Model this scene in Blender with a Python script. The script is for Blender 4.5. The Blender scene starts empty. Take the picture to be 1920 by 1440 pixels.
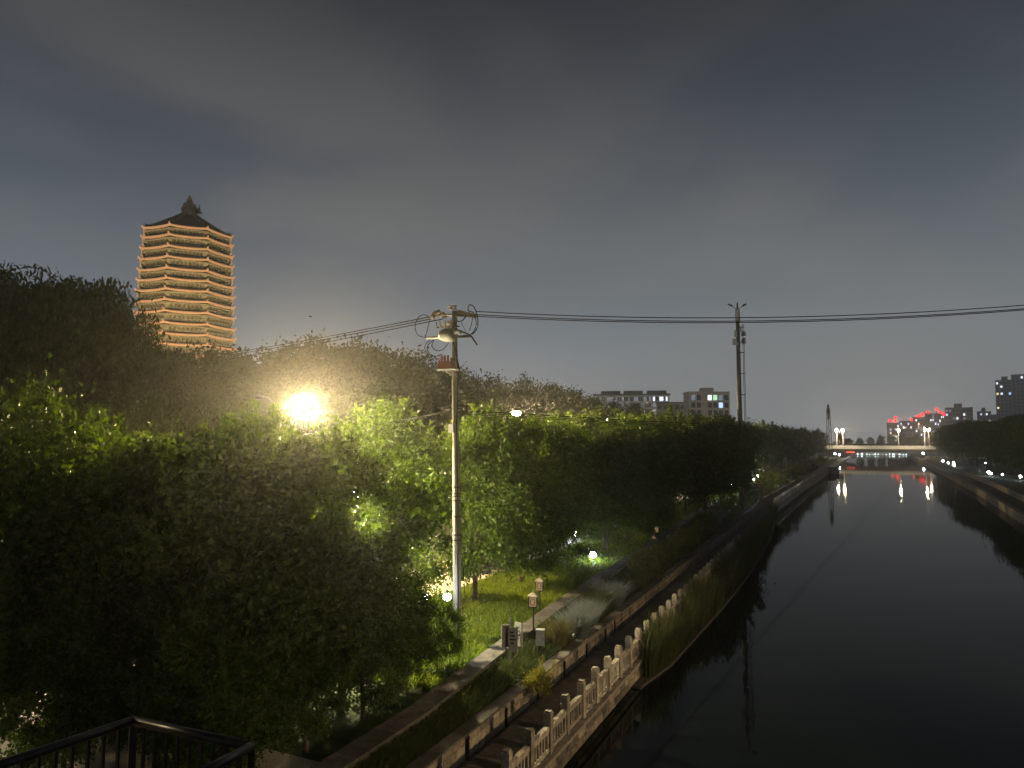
import bpy, math, random
import numpy as np
from mathutils import Vector, Matrix

random.seed(7)
R = math.radians
SC = bpy.context.scene
COL = SC.collection

# ------------------------------------------------------------------ camera
CAM_H = 9.3
FPX, HOR, VPX = 1333.0, 819.0, 1584.0          # focal length in photo pixels, horizon row, canal vanishing column
PITCH = math.atan((HOR - 720) / FPX)
YAW = math.atan((VPX - 960) * math.cos(PITCH) / FPX)
cam = bpy.data.cameras.new('camera')
cam.sensor_width = 36.0
cam.lens = 36.0 * FPX / 1920.0
cam.clip_start = 0.1
cam.clip_end = 4000
camo = bpy.data.objects.new('camera', cam)
COL.objects.link(camo)
camo.location = (0, 0, CAM_H)
camo.rotation_euler = (R(90) + PITCH, 0, YAW)
SC.camera = camo

# ------------------------------------------------------------------ sky
W = bpy.data.worlds.new('World')
SC.world = W
W.use_nodes = True
nt = W.node_tree
nt.nodes.clear()
def wn(t, **k):
    n = nt.nodes.new(t)
    for a, b in k.items(): setattr(n, a, b)
    return n
w_out = wn('ShaderNodeOutputWorld')
w_add = wn('ShaderNodeAddShader')
w_bg1 = wn('ShaderNodeBackground')
w_bg2 = wn('ShaderNodeBackground')
sky = wn('ShaderNodeTexSky', sky_type='NISHITA')
sky.sun_disc = False
sky.sun_elevation = R(2)
sky.sun_rotation = R(200)
w_bg1.inputs[1].default_value = 0.004
nt.links.new(sky.outputs[0], w_bg1.inputs[0])
tc = wn('ShaderNodeTexCoord')
sx = wn('ShaderNodeSeparateXYZ')
nt.links.new(tc.outputs['Generated'], sx.inputs[0])
ramp = wn('ShaderNodeValToRGB')
nt.links.new(sx.outputs['Z'], ramp.inputs[0])
cr = ramp.color_ramp
cr.elements[0].position = 0.0
cr.elements[0].color = (0.245, 0.285, 0.322, 1)
cr.elements[1].position = 0.62
cr.elements[1].color = (0.014, 0.016, 0.021, 1)
for p, c in ((0.10, (0.205, 0.236, 0.266)), (0.20, (0.134, 0.154, 0.178)), (0.30, (0.084, 0.098, 0.121)), (0.40, (0.051, 0.060, 0.078)), (0.50, (0.030, 0.034, 0.043))):
    e = cr.elements.new(p); e.color = c + (1,)
# cloud layer lit by the city: streaky noise on a flat ceiling above the town
mp = wn('ShaderNodeMapping')
mp.inputs['Location'].default_value = (8.8, 8.1, 4.4)
mp.inputs['Rotation'].default_value = (0, R(18), R(-35))
mp.inputs['Scale'].default_value = (1.2, 1.2, 2.4)
nt.links.new(tc.outputs['Generated'], mp.inputs[0])
n1 = wn('ShaderNodeTexNoise'); n1.inputs['Scale'].default_value = 1.3; n1.inputs['Detail'].default_value = 5; n1.inputs['Roughness'].default_value = 0.48; n1.inputs['Distortion'].default_value = 0.5
nt.links.new(mp.outputs[0], n1.inputs['Vector'])
cr2 = wn('ShaderNodeValToRGB')
cr2.color_ramp.interpolation = 'EASE'
cr2.color_ramp.elements[0].position = 0.38; cr2.color_ramp.elements[0].color = (0, 0, 0, 1)
cr2.color_ramp.elements[1].position = 0.68; cr2.color_ramp.elements[1].color = (1, 1, 1, 1)
nt.links.new(n1.outputs['Fac'], cr2.inputs[0])
cm = wn('ShaderNodeMix', data_type='RGBA', blend_type='MIX')
ccol = wn('ShaderNodeValToRGB')
nt.links.new(sx.outputs['Z'], ccol.inputs[0])
ccol.color_ramp.elements[0].position = 0.0; ccol.color_ramp.elements[0].color = (0.255, 0.275, 0.285, 1)
ccol.color_ramp.elements[1].position = 0.6; ccol.color_ramp.elements[1].color = (0.028, 0.028, 0.029, 1)
e = ccol.color_ramp.elements.new(0.33); e.color = (0.119, 0.124, 0.127, 1)
nt.links.new(cr2.outputs[0], cm.inputs[0]); nt.links.new(ramp.outputs[0], cm.inputs[6]); nt.links.new(ccol.outputs[0], cm.inputs[7])
nt.links.new(cm.outputs[2], w_bg2.inputs[0])
w_bg2.inputs[1].default_value = 1.0
nt.links.new(w_bg1.outputs[0], w_add.inputs[0]); nt.links.new(w_bg2.outputs[0], w_add.inputs[1])
nt.links.new(w_add.outputs[0], w_out.inputs[0])

# faint overcast night key
sd = bpy.data.lights.new('moon', 'SUN'); sd.energy = 0.015; sd.angle = R(15); sd.color = (0.85, 0.9, 1.0)
so = bpy.data.objects.new('moon', sd); COL.objects.link(so)
so.rotation_euler = (R(40), 0, R(200))

SC.view_settings.view_transform = 'Standard'
SC.view_settings.look = 'None'
SC.view_settings.exposure = 0.0
SC.view_settings.gamma = 1.0
SC.render.engine = 'CYCLES'
cy = SC.cycles
cy.use_denoising = True
cy.max_bounces = 6; cy.diffuse_bounces = 2; cy.glossy_bounces = 3; cy.transmission_bounces = 3
cy.volume_bounces = 0; cy.transparent_max_bounces = 6
cy.sample_clamp_indirect = 3.0
cy.caustics_reflective = False; cy.caustics_refractive = False

# ------------------------------------------------------------------ survey: photo measurements to places
_fw = np.array([-math.sin(YAW) * math.cos(PITCH), math.cos(YAW) * math.cos(PITCH), math.sin(PITCH)])
_rt = np.array([math.cos(YAW), math.sin(YAW), 0.0])
_up = np.cross(_rt, _fw)
def _ray(u, v): return _fw + _rt * (u - 960) / FPX - _up * (v - 720) / FPX
def atd(u, v, d): return Vector(np.array([0, 0, CAM_H]) + _ray(u, v) * d)
def atz(u, v, z):
    d = _ray(u, v); t = (z - CAM_H) / d[2]
    return Vector(np.array([0, 0, CAM_H]) + t * d)
def aty(u, v, Y):
    d = _ray(u, v); return Vector(np.array([0, 0, CAM_H]) + d * (Y / d[1]))

# ------------------------------------------------------------------ materials
MATS = {}
def mat(name, color, rough=0.8, metal=0.0, noise=None, bump=0.0, spec=0.3, emit=None, estr=0.0, vary=0.0):
    """noise = (scale, dark factor, light factor)"""
    m = bpy.data.materials.new(name); m.use_nodes = True
    t = m.node_tree; b = t.nodes['Principled BSDF']
    b.inputs['Base Color'].default_value = (*color, 1)
    b.inputs['Roughness'].default_value = rough
    b.inputs['Metallic'].default_value = metal
    b.inputs['Specular IOR Level'].default_value = spec
    if noise or bump:
        c = t.nodes.new('ShaderNodeTexCoord')
        n = t.nodes.new('ShaderNodeTexNoise'); n.inputs['Detail'].default_value = 7; n.inputs['Roughness'].default_value = 0.65
        n.inputs['Scale'].default_value = noise[0] if noise else 8
        gp_ = t.nodes.new('ShaderNodeNewGeometry')
        t.links.new(gp_.outputs['Position'] if vary else c.outputs['Object'], n.inputs['Vector'])
        if noise:
            r = t.nodes.new('ShaderNodeValToRGB')
            r.color_ramp.elements[0].position = 0.32; r.color_ramp.elements[1].position = 0.68
            r.color_ramp.elements[0].color = tuple(min(1, k * noise[1]) for k in color) + (1,)
            r.color_ramp.elements[1].color = tuple(min(1, k * noise[2]) for k in color) + (1,)
            t.links.new(n.outputs['Fac'], r.inputs[0]); t.links.new(r.outputs[0], b.inputs['Base Color'])
            if vary:                                   # each stone has its own tone
                oi = t.nodes.new('ShaderNodeObjectInfo'); mr = t.nodes.new('ShaderNodeMapRange'); mr.inputs[3].default_value = 1 - vary; mr.inputs[4].default_value = 1 + vary * .4
                vm = t.nodes.new('ShaderNodeVectorMath'); vm.operation = 'SCALE'
                t.links.new(oi.outputs['Random'], mr.inputs[0]); t.links.new(r.outputs[0], vm.inputs[0]); t.links.new(mr.outputs[0], vm.inputs['Scale']); t.links.new(vm.outputs[0], b.inputs['Base Color'])
        if bump:
            bp = t.nodes.new('ShaderNodeBump'); bp.inputs['Strength'].default_value = bump; bp.inputs['Distance'].default_value = 0.03
            t.links.new(n.outputs['Fac'], bp.inputs['Height']); t.links.new(bp.outputs[0], b.inputs['Normal'])
    if emit:
        b.inputs['Emission Color'].default_value = (*emit, 1)
        b.inputs['Emission Strength'].default_value = estr
    MATS[name] = m
    return m
def leafmat(name, c1, c2, trans=0.45):
    m = bpy.data.materials.new(name); m.use_nodes = True
    t = m.node_tree; t.nodes.clear()
    o = t.nodes.new('ShaderNodeOutputMaterial')
    g = t.nodes.new('ShaderNodeNewGeometry')
    r = t.nodes.new('ShaderNodeValToRGB')
    r.color_ramp.elements[0].color = (*c1, 1); r.color_ramp.elements[1].color = (*c2, 1)
    t.links.new(g.outputs['Random Per Island'], r.inputs[0])
    d = t.nodes.new('ShaderNodeBsdfPrincipled'); d.inputs['Roughness'].default_value = 0.5; d.inputs['Specular IOR Level'].default_value = 0.25
    tr = t.nodes.new('ShaderNodeBsdfTranslucent')
    mx = t.nodes.new('ShaderNodeMixShader'); mx.inputs[0].default_value = trans
    hs = t.nodes.new('ShaderNodeHueSaturation'); hs.inputs['Saturation'].default_value = 1.15; hs.inputs['Value'].default_value = 1.9
    t.links.new(r.outputs[0], d.inputs['Base Color']); t.links.new(r.outputs[0], hs.inputs['Color']); t.links.new(hs.outputs[0], tr.inputs['Color'])
    t.links.new(d.outputs[0], mx.inputs[1]); t.links.new(tr.outputs[0], mx.inputs[2]); t.links.new(mx.outputs[0], o.inputs[0])
    MATS[name] = m
    return m
def emat(name, col, s):
    m = bpy.data.materials.new(name); m.use_nodes = True
    t = m.node_tree; t.nodes.clear()
    o = t.nodes.new('ShaderNodeOutputMaterial'); e = t.nodes.new('ShaderNodeEmission')
    e.inputs[0].default_value = (*col, 1); e.inputs[1].default_value = s
    t.links.new(e.outputs[0], o.inputs[0]); MATS[name] = m
    return m
def stonework(name, color, bw, bh, mortar):
    m = bpy.data.materials.new(name); m.use_nodes = True
    t = m.node_tree; b = t.nodes['Principled BSDF']; b.inputs['Roughness'].default_value = 0.85; b.inputs['Specular IOR Level'].default_value = 0.2
    c = t.nodes.new('ShaderNodeTexCoord'); s = t.nodes.new('ShaderNodeSeparateXYZ'); k = t.nodes.new('ShaderNodeCombineXYZ')
    t.links.new(c.outputs['Object'], s.inputs[0]); t.links.new(s.outputs['Y'], k.inputs['X']); t.links.new(s.outputs['Z'], k.inputs['Y'])
    br = t.nodes.new('ShaderNodeTexBrick'); br.inputs['Scale'].default_value = 1.0
    br.inputs['Brick Width'].default_value = bw; br.inputs['Row Height'].default_value = bh; br.inputs['Mortar Size'].default_value = mortar
    br.inputs['Color1'].default_value = (*[x * 1.15 for x in color], 1); br.inputs['Color2'].default_value = (*[x * 0.75 for x in color], 1)
    br.inputs['Mortar'].default_value = (*[x * 0.3 for x in color], 1)
    t.links.new(k.outputs[0], br.inputs['Vector'])
    n = t.nodes.new('ShaderNodeTexNoise'); n.inputs['Scale'].default_value = 3.0; n.inputs['Detail'].default_value = 6
    t.links.new(c.outputs['Object'], n.inputs['Vector'])
    mx = t.nodes.new('ShaderNodeMix'); mx.data_type = 'RGBA'; mx.blend_type = 'MULTIPLY'; mx.inputs[0].default_value = 0.8
    rr = t.nodes.new('ShaderNodeValToRGB'); rr.color_ramp.elements[0].position = 0.3; rr.color_ramp.elements[0].color = (0.45, 0.43, 0.4, 1); rr.color_ramp.elements[1].position = 0.65
    t.links.new(n.outputs['Fac'], rr.inputs[0]); t.links.new(br.outputs['Color'], mx.inputs[6]); t.links.new(rr.outputs[0], mx.inputs[7])
    t.links.new(mx.outputs[2], b.inputs['Base Color'])
    bp = t.nodes.new('ShaderNodeBump'); bp.inputs['Strength'].default_value = 0.6; bp.inputs['Distance'].default_value = 0.03
    iv = t.nodes.new('ShaderNodeMath'); iv.operation = 'SUBTRACT'; iv.inputs[0].default_value = 1.0
    t.links.new(br.outputs['Fac'], iv.inputs[1]); t.links.new(iv.outputs[0], bp.inputs['Height']); t.links.new(bp.outputs[0], b.inputs['Normal'])
    MATS[name] = m
    return m

mat('stone', (0.34, 0.29, 0.22), 0.85, noise=(4, 0.4, 1.2), bump=0.4, vary=0.45)
mat('stone_pale', (0.42, 0.37, 0.29), 0.8, noise=(5, 0.45, 1.15), bump=0.4, vary=0.35)
mat('coping', (0.15, 0.135, 0.105), 0.85, noise=(3, 0.5, 1.25), bump=0.4, vary=0.4)
mat('mortar', (0.07, 0.06, 0.05), 0.95, noise=(10, 0.6, 1.3))
stonework('wall_stonework', (0.33, 0.28, 0.21), 0.55, 0.19, 0.02)
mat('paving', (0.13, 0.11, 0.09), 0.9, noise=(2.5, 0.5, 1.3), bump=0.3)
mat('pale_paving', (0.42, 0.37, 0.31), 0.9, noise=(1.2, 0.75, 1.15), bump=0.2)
mat('asphalt', (0.06, 0.058, 0.055), 0.85, noise=(3, 0.7, 1.3), bump=0.2)
mat('road_paint', (0.7, 0.7, 0.66), 0.7, noise=(4, 0.7, 1.1))
mat('soil', (0.035, 0.032, 0.018), 0.95, noise=(4, 0.5, 1.5), bump=0.6)
mat('turf', (0.045, 0.065, 0.018), 0.95, noise=(1.8, 0.5, 1.5), bump=0.7)
mat('concrete', (0.36, 0.34, 0.30), 0.8, noise=(3, 0.75, 1.12), bump=0.15)
mat('pole_concrete', (0.20, 0.178, 0.14), 0.8, noise=(7, 0.7, 1.15), bump=0.15)
mat('dark_concrete', (0.10, 0.095, 0.09), 0.85, noise=(2, 0.6, 1.3))
mat('galvanised', (0.22, 0.22, 0.21), 0.45, 0.7, noise=(12, 0.75, 1.1))
mat('lamp_paint', (0.17, 0.165, 0.14), 0.5, noise=(6, 0.7, 1.2))
mat('dark_metal', (0.035, 0.033, 0.032), 0.35, 0.6, noise=(10, 0.7, 1.4))
mat('rubber', (0.010, 0.010, 0.010), 0.9, spec=0.05, noise=(8, 0.7, 1.3))
mat('ceramic', (0.45, 0.33, 0.22), 0.3, noise=(8, 0.7, 1.1))
mat('red_paint', (0.30, 0.055, 0.030), 0.55, noise=(6, 0.7, 1.15))
mat('grey_paint', (0.17, 0.175, 0.165), 0.5, noise=(5, 0.8, 1.1))
mat('white_paint', (0.72, 0.72, 0.68), 0.5, noise=(5, 0.85, 1.05))
mat('bark', (0.075, 0.058, 0.042), 0.95, noise=(9, 0.5, 1.4), bump=0.8)
leafmat('leaf_ash', (0.030, 0.050, 0.009), (0.085, 0.128, 0.018))
leafmat('leaf_locust', (0.030, 0.046, 0.010), (0.080, 0.108, 0.018))
leafmat('leaf_wood', (0.030, 0.040, 0.015), (0.062, 0.075, 0.026))
leafmat('leaf_willow', (0.045, 0.055, 0.020), (0.085, 0.095, 0.035))
leafmat('leaf_shrub', (0.05, 0.055, 0.012), (0.12, 0.12, 0.026))
leafmat('leaf_yellow', (0.10, 0.10, 0.018), (0.20, 0.18, 0.035))
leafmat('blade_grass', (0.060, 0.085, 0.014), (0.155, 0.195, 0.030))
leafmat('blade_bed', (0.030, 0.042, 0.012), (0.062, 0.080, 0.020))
leafmat('blade_reed', (0.022, 0.030, 0.008), (0.085, 0.090, 0.028))
leafmat('blade_silver', (0.13, 0.15, 0.13), (0.24, 0.26, 0.24))
leafmat('blade_straw', (0.13, 0.12, 0.05), (0.26, 0.24, 0.10))
mat('pagoda_stone', (0.36, 0.34, 0.24), 0.9, noise=(1.3, 0.35, 1.3), bump=0.4)
mat('pagoda_bracket', (0.20, 0.18, 0.11), 0.85, noise=(2, 0.5, 1.3))
mat('pagoda_tile', (0.15, 0.125, 0.085), 0.8, noise=(2, 0.6, 1.4))
mat('pagoda_cream', (0.42, 0.39, 0.26), 0.85, noise=(2.5, 0.3, 1.2), bump=0.3)
mat('terracotta_glow', (0.55, 0.33, 0.19), 0.8, noise=(3, 0.8, 1.1), emit=(1.0, 0.53, 0.24), estr=0.26)  # floodlight on the eave edges partly put in as emission; the tiles are no lamps
mat('spire_stone', (0.28, 0.23, 0.15), 0.8, noise=(2, 0.5, 1.3))
mat('facade_grey', (0.30, 0.31, 0.33), 0.85, noise=(0.3, 0.85, 1.1))
mat('facade_dark', (0.16, 0.17, 0.20), 0.85, noise=(0.3, 0.85, 1.1))
mat('facade_beige', (0.62, 0.54, 0.48), 0.85, noise=(0.4, 0.85, 1.1))
mat('facade_white', (0.8, 0.8, 0.78), 0.8, noise=(0.4, 0.85, 1.05))
mat('roof_dark', (0.07, 0.075, 0.08), 0.8, noise=(0.6, 0.8, 1.2))
mat('facade_mauve', (0.14, 0.11, 0.13), 0.85, noise=(0.3, 0.8, 1.2))
mat('window_dark', (0.025, 0.03, 0.04), 0.15, spec=0.6, noise=(1, 0.7, 1.3))
mat('sign_white', (0.30, 0.30, 0.27), 0.6, noise=(4, 0.75, 1.1))
mat('sign_purple', (0.10, 0.06, 0.13), 0.6, noise=(3, 0.85, 1.15))
mat('sign_text', (0.55, 0.55, 0.60), 0.6, noise=(3, 0.9, 1.05))
mat('pillar_brick', (0.26, 0.14, 0.09), 0.85, noise=(6, 0.7, 1.2))
emat('lamp_warm', (1.0, 0.78, 0.42), 300)
emat('lamp_bridge', (1.0, 0.78, 0.48), 750)
emat('lamp_cool', (0.82, 0.90, 1.0), 70)
emat('lamp_near', (0.80, 0.90, 1.0), 500)
emat('lamp_post', (1.0, 0.84, 0.55), 60)
emat('lamp_mid', (0.80, 0.90, 1.0), 200)
emat('lamp_quay', (0.75, 0.95, 1.0), 14)
emat('lamp_red', (1.0, 0.004, 0.003), 6)
emat('lamp_red_sign', (1.0, 0.10, 0.05), 1.6)
emat('lantern_glow', (1.0, 0.66, 0.30), 0.32)
emat('win_white', (0.82, 0.92, 1.0), 1.6)
emat('win_warm', (1.0, 0.72, 0.38), 1.5)
emat('win_blue', (0.45, 0.6, 1.0), 1.6)
emat('win_green', (0.55, 1.0, 0.6), 1.0)
emat('win_dim', (0.55, 0.62, 0.75), 0.30)
# canal water
m = bpy.data.materials.new('canal_water'); m.use_nodes = True; t = m.node_tree; b = t.nodes['Principled BSDF']
t.nodes.clear()
wo = t.nodes.new('ShaderNodeOutputMaterial'); wd = t.nodes.new('ShaderNodeBsdfDiffuse'); wd.inputs[0].default_value = (0.004, 0.006, 0.004, 1)
wg = t.nodes.new('ShaderNodeBsdfGlossy'); wg.inputs['Color'].default_value = (0.52, 0.53, 0.54, 1); wg.inputs['Roughness'].default_value = 0.035
wf = t.nodes.new('ShaderNodeFresnel'); wf.inputs[0].default_value = 1.27
wm = t.nodes.new('ShaderNodeMixShader')
c = t.nodes.new('ShaderNodeTexCoord'); mpn = t.nodes.new('ShaderNodeMapping'); mpn.inputs['Scale'].default_value = (1.5, 0.5, 1)
n = t.nodes.new('ShaderNodeTexNoise'); n.inputs['Scale'].default_value = 0.9; n.inputs['Detail'].default_value = 5
bp = t.nodes.new('ShaderNodeBump'); bp.inputs['Strength'].default_value = 0.09; bp.inputs['Distance'].default_value = 0.05
t.links.new(c.outputs['Object'], mpn.inputs[0]); t.links.new(mpn.outputs[0], n.inputs['Vector']); t.links.new(n.outputs['Fac'], bp.inputs['Height']); t.links.new(bp.outputs[0], wg.inputs['Normal'])
t.links.new(wf.outputs[0], wm.inputs[0]); t.links.new(wd.outputs[0], wm.inputs[1]); t.links.new(wg.outputs[0], wm.inputs[2]); t.links.new(wm.outputs[0], wo.inputs[0])
MATS['canal_water'] = m

# ------------------------------------------------------------------ mesh builder
class MB:
    def __init__(s): s.v = []; s.f = []
    def add(s, verts, faces):
        k = len(s.v); s.v += [tuple(p) for p in verts]; s.f += [tuple(i + k for i in f) for f in faces]; return s
    def box(s, x0, x1, y0, y1, z0, z1, M=None):
        p = [(x0, y0, z0), (x1, y0, z0), (x1, y1, z0), (x0, y1, z0), (x0, y0, z1), (x1, y0, z1), (x1, y1, z1), (x0, y1, z1)]
        if M is not None: p = [M @ Vector(q) for q in p]
        return s.add(p, [(3, 2, 1, 0), (4, 5, 6, 7), (0, 1, 5, 4), (1, 2, 6, 5), (2, 3, 7, 6), (3, 0, 4, 7)])
    def tube(s, pts, r, n=8, cap=True):
        pts = [Vector(p) for p in pts]; k = len(s.v)
        rs = r if isinstance(r, (list, tuple)) else [r] * len(pts)
        for i, p in enumerate(pts):
            d = (pts[min(i + 1, len(pts) - 1)] - pts[max(i - 1, 0)]).normalized()
            a = d.cross(Vector((0, 0, 1)) if abs(d.z) < 0.95 else Vector((1, 0, 0))).normalized(); b2 = d.cross(a)
            for j in range(n):
                w = 2 * math.pi * j / n
                s.v.append(tuple(p + (a * math.cos(w) + b2 * math.sin(w)) * rs[i]))
        for i in range(len(pts) - 1):
            for j in range(n):
                s.f.append((k + i * n + j, k + i * n + (j + 1) % n, k + (i + 1) * n + (j + 1) % n, k + (i + 1) * n + j))
        if cap:
            s.f.append(tuple(k + j for j in range(n))[::-1]); s.f.append(tuple(k + (len(pts) - 1) * n + j for j in range(n)))
        return s
    def lathe(s, prof, n=16, c=(0, 0, 0), ph=0.0):
        k = len(s.v)
        for r, z in prof:
            for j in range(n):
                w = ph + 2 * math.pi * j / n
                s.v.append((c[0] + r * math.cos(w), c[1] + r * math.sin(w), c[2] + z))
        m2 = len(prof)
        for i in range(m2 - 1):
            for j in range(n):
                s.f.append((k + i * n + j, k + i * n + (j + 1) % n, k + (i + 1) * n + (j + 1) % n, k + (i + 1) * n + j))
        s.f.append(tuple(k + j for j in range(n))[::-1]); s.f.append(tuple(k + (m2 - 1) * n + j for j in range(n)))
        return s
    def mesh(s, name, m2, smooth=False):
        me = bpy.data.meshes.new(name); me.from_pydata(s.v, [], s.f); me.update()
        if m2: me.materials.append(MATS[m2])
        if smooth:
            me.polygons.foreach_set('use_smooth', [True] * len(me.polygons))
        return me
    def build(s, name, m2, parent=None, loc=None, smooth=False):
        return place(s.mesh(name, m2, smooth), name, parent, loc)
def place(me, name, parent=None, loc=None, rz=0.0, scale=None):
    o = bpy.data.objects.new(name, me); COL.objects.link(o)
    if parent is not None: o.parent = parent
    if loc is not None: o.location = loc
    if rz: o.rotation_euler = (0, 0, rz)
    if scale is not None: o.scale = scale
    return o
def tag(o, label, cat, group=None):
    o['label'] = label; o['category'] = cat
    if group: o['group'] = group
    return o
def thing(name, label, cat, loc=(0, 0, 0), rz=0.0, group=None):
    o = bpy.data.objects.new(name, None); COL.objects.link(o); o.location = loc; o.rotation_euler = (0, 0, rz); o.empty_display_size = 0.2
    return tag(o, label, cat, group)
def copy_tree(o, parent=None):
    c = o.copy(); COL.objects.link(c); c.parent = parent
    for ch in list(o.children): copy_tree(ch, c)
    return c
def structure(o): o['kind'] = 'structure'; return o
ORD = ['first', 'second', 'third', 'fourth', 'fifth', 'sixth', 'seventh', 'eighth', 'ninth', 'tenth', 'eleventh', 'twelfth', 'thirteenth', 'fourteenth', 'fifteenth',
       'sixteenth', 'seventeenth', 'eighteenth', 'nineteenth', 'twentieth', 'twenty-first', 'twenty-second', 'twenty-third', 'twenty-fourth', 'twenty-fifth', 'twenty-sixth',
       'twenty-seventh', 'twenty-eighth', 'twenty-ninth', 'thirtieth', 'thirty-first', 'thirty-second', 'thirty-third', 'thirty-fourth', 'thirty-fifth', 'thirty-sixth']
def rngm(seed): return np.random.default_rng(seed)

# ------------------------------------------------------------------ banks
def lerp_tab(tab, y):
    if y <= tab[0][0]: return tab[0][1]
    for (a, p), (b2, q) in zip(tab, tab[1:]):
        if y <= b2: return p + (q - p) * (y - a) / (b2 - a)
    return tab[-1][1]
TL = [(-60, -7.5), (84, -7.5), (95, -7.9), (135, -6.6), (180, -4.7), (250, -2.2), (320, 0.0), (405, 3.5), (780, 16)]
TR = [(-60, 15.6), (60, 16.2), (91, 16.8), (140, 19.3), (253, 22.8), (320, 25.5), (405, 29.5), (780, 46)]
TU = [(-60, -10.5), (17, -10.5), (23, -11.0), (30, -11.5), (42, -11.9), (68, -13.0), (84, -13.4), (135, -12.4), (180, -10.4), (250, -8.0), (320, -5.8), (405, -2.3), (780, 10)]
XL = lambda y: lerp_tab(TL, y)
XR = lambda y: lerp_tab(TR, y)
XU = lambda y: lerp_tab(TU, y)
YS = [-60, -20, 0, 10, 17, 23, 30, 42, 55, 68, 84, 95, 115, 135, 160, 180, 215, 250, 285, 320, 360, 405]
def sheet(name, ys, fa, za, fb, zb, m2):
    """a sheet between two lines x=fa(y) and x=fb(y)"""
    q = MB(); k = 0
    for y in ys: q.v += [(fa(y), y, za), (fb(y), y, zb)]
    for i in range(len(ys) - 1): q.f.append((2 * i, 2 * i + 1, 2 * i + 3, 2 * i + 2))
    return structure(q.build(name, m2))
def prism(q, ys, fa, fb, z0, z1):
    k = len(q.v)
    for y in ys: q.v += [(fa(y), y, z0), (fb(y), y, z0), (fb(y), y, z1), (fa(y), y, z1)]
    for i in range(len(ys) - 1):
        for j in range(4):
            a, b2 = k + 4 * i + j, k + 4 * i + (j + 1) % 4
            q.f.append((a, b2, b2 + 4, a + 4))
    q.f.append((k + 3, k + 2, k + 1, k)); e = k + 4 * (len(ys) - 1); q.f.append((e, e + 1, e + 2, e + 3))
    return q
def yrange(a, b2): return [a] + [y for y in YS if a < y < b2] + [b2]

ROAD_R, ROAD_L = -22.5, -36.0
sheet('canal_water', YS, XL, 0.0, XR, 0.0, 'canal_water')
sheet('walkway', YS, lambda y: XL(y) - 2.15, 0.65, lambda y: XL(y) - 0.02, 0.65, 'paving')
sheet('planting_bed', YS, XU, 1.50, lambda y: XL(y) - 2.2, 1.2, 'soil')
YP = [y for y in YS if y < 14] + [14]
sheet('plaza', YP, lambda y: -18.0, 1.60, lambda y: XU(y) - 0.3, 1.55, 'pale_paving')
sheet('lawn', [14] + [y for y in YS if y > 14], lambda y: -18.0, 1.60, lambda y: XU(y) - 0.3, 1.55, 'turf')
sheet('pavement', YS, lambda y: ROAD_R, 1.62, lambda y: -18.0, 1.60, 'pale_paving')
sheet('road', YS, lambda y: ROAD_L, 1.48, lambda y: ROAD_R - 0.15, 1.48, 'asphalt')
k = MB(); prism(k, [-60, 405], lambda y: ROAD_R - 0.15, lambda y: ROAD_R, 1.40, 1.625)
structure(k.build('kerb', 'concrete'))
k = MB(); prism(k, [-60, 405], lambda y: ROAD_L - 0.15, lambda y: ROAD_L, 1.40, 1.625)
structure(k.build('kerb', 'concrete'))
k = MB()
for i in range(-6, 45):
    k.box(-29.4, -29.25, i * 9, i * 9 + 4, 1.484, 1.486)
structure(k.build('road_marking', 'road_paint'))
# wooded park ground beyond the road, gently rising
k = MB(); xs = [ROAD_L - 0.15, -45, -60, -80, -110, -160, -400]; zs = [1.62, 1.7, 2.4, 3.4, 4.2, 4.5, 4.5]
ys2 = [-60, 0, 60, 120, 200, 300, 405, 780]
for y in ys2:
    for x, z in zip(xs, zs): k.v.append((x, y, z))
for i in range(len(ys2) - 1):
    for j in range(len(xs) - 1):
        a = i * len(xs) + j; k.f.append((a + 1, a, a + len(xs), a + len(xs) + 1))
structure(k.build('park_ground', 'turf'))
# right bank
sheet('right_bank_path', YS, lambda y: XR(y) + 0.55, 1.0, lambda y: XR(y) + 2.68, 1.0, 'soil')
sheet('right_bank_lawn', YS, lambda y: XR(y) + 2.9, 1.75, lambda y: 400.0, 1.9, 'turf')
k = MB(); k.box(-36.15, 400, 405.2, 780, 1.2, 1.58)
structure(k.build('far_ground', 'turf'))
k = MB(); k.box(-7, 40, 404.0, 405.2, -0.5, 1.6)
tag(k.build('quay_wall', 'concrete'), 'distant concrete quay wall closing the canal beyond the road bridge', 'wall')

# ---- lower retaining wall along the walkway (left bank)
lw = thing('retaining_wall', 'low stone block wall between the walkway and the planting bed', 'wall', (0, 0, 0.65))
k = MB(); prism(k, yrange(-20, 31), lambda y: XL(y) - 2.2, lambda y: XL(y) - 1.985, 0, 0.66); k.build('core', 'mortar', lw)
k = MB(); prism(k, yrange(31.02, 318), lambda y: XL(y) - 2.2, lambda y: XL(y) - 1.95, 0, 0.66); k.build('wall_face', 'wall_stonework', lw)
rg = random.Random(3)
stone_me = []
for i in range(6):
    q = MB(); ch = 0.012
    for (x0, x1, a) in ((0, 0.1, 0), ):
        q.box(0, 0.10, 0.008, 0.992, 0.008, 0.992)
    # bevelled outer face
    p = [(0.10, 0.008, 0.008), (0.10, 0.992, 0.008), (0.10, 0.992, 0.992), (0.10, 0.008, 0.992)]
    d = 0.112 + 0.014 * rg.random()
    c = [(d + rg.uniform(-.006, .006), 0.05, 0.07), (d + rg.uniform(-.006, .006), 0.95, 0.07), (d + rg.uniform(-.006, .006), 0.95, 0.93), (d + rg.uniform(-.006, .006), 0.05, 0.93)]
    q.add(p + c, [(0, 1, 5, 4), (1, 2, 6, 5), (2, 3, 7, 6), (3, 0, 4, 7), (4, 5, 6, 7)])
    stone_me.append(q.mesh('stone', 'stone' if i % 2 else 'stone_pale'))
y = 12.5; nst = 0
bay = 12.5
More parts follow.
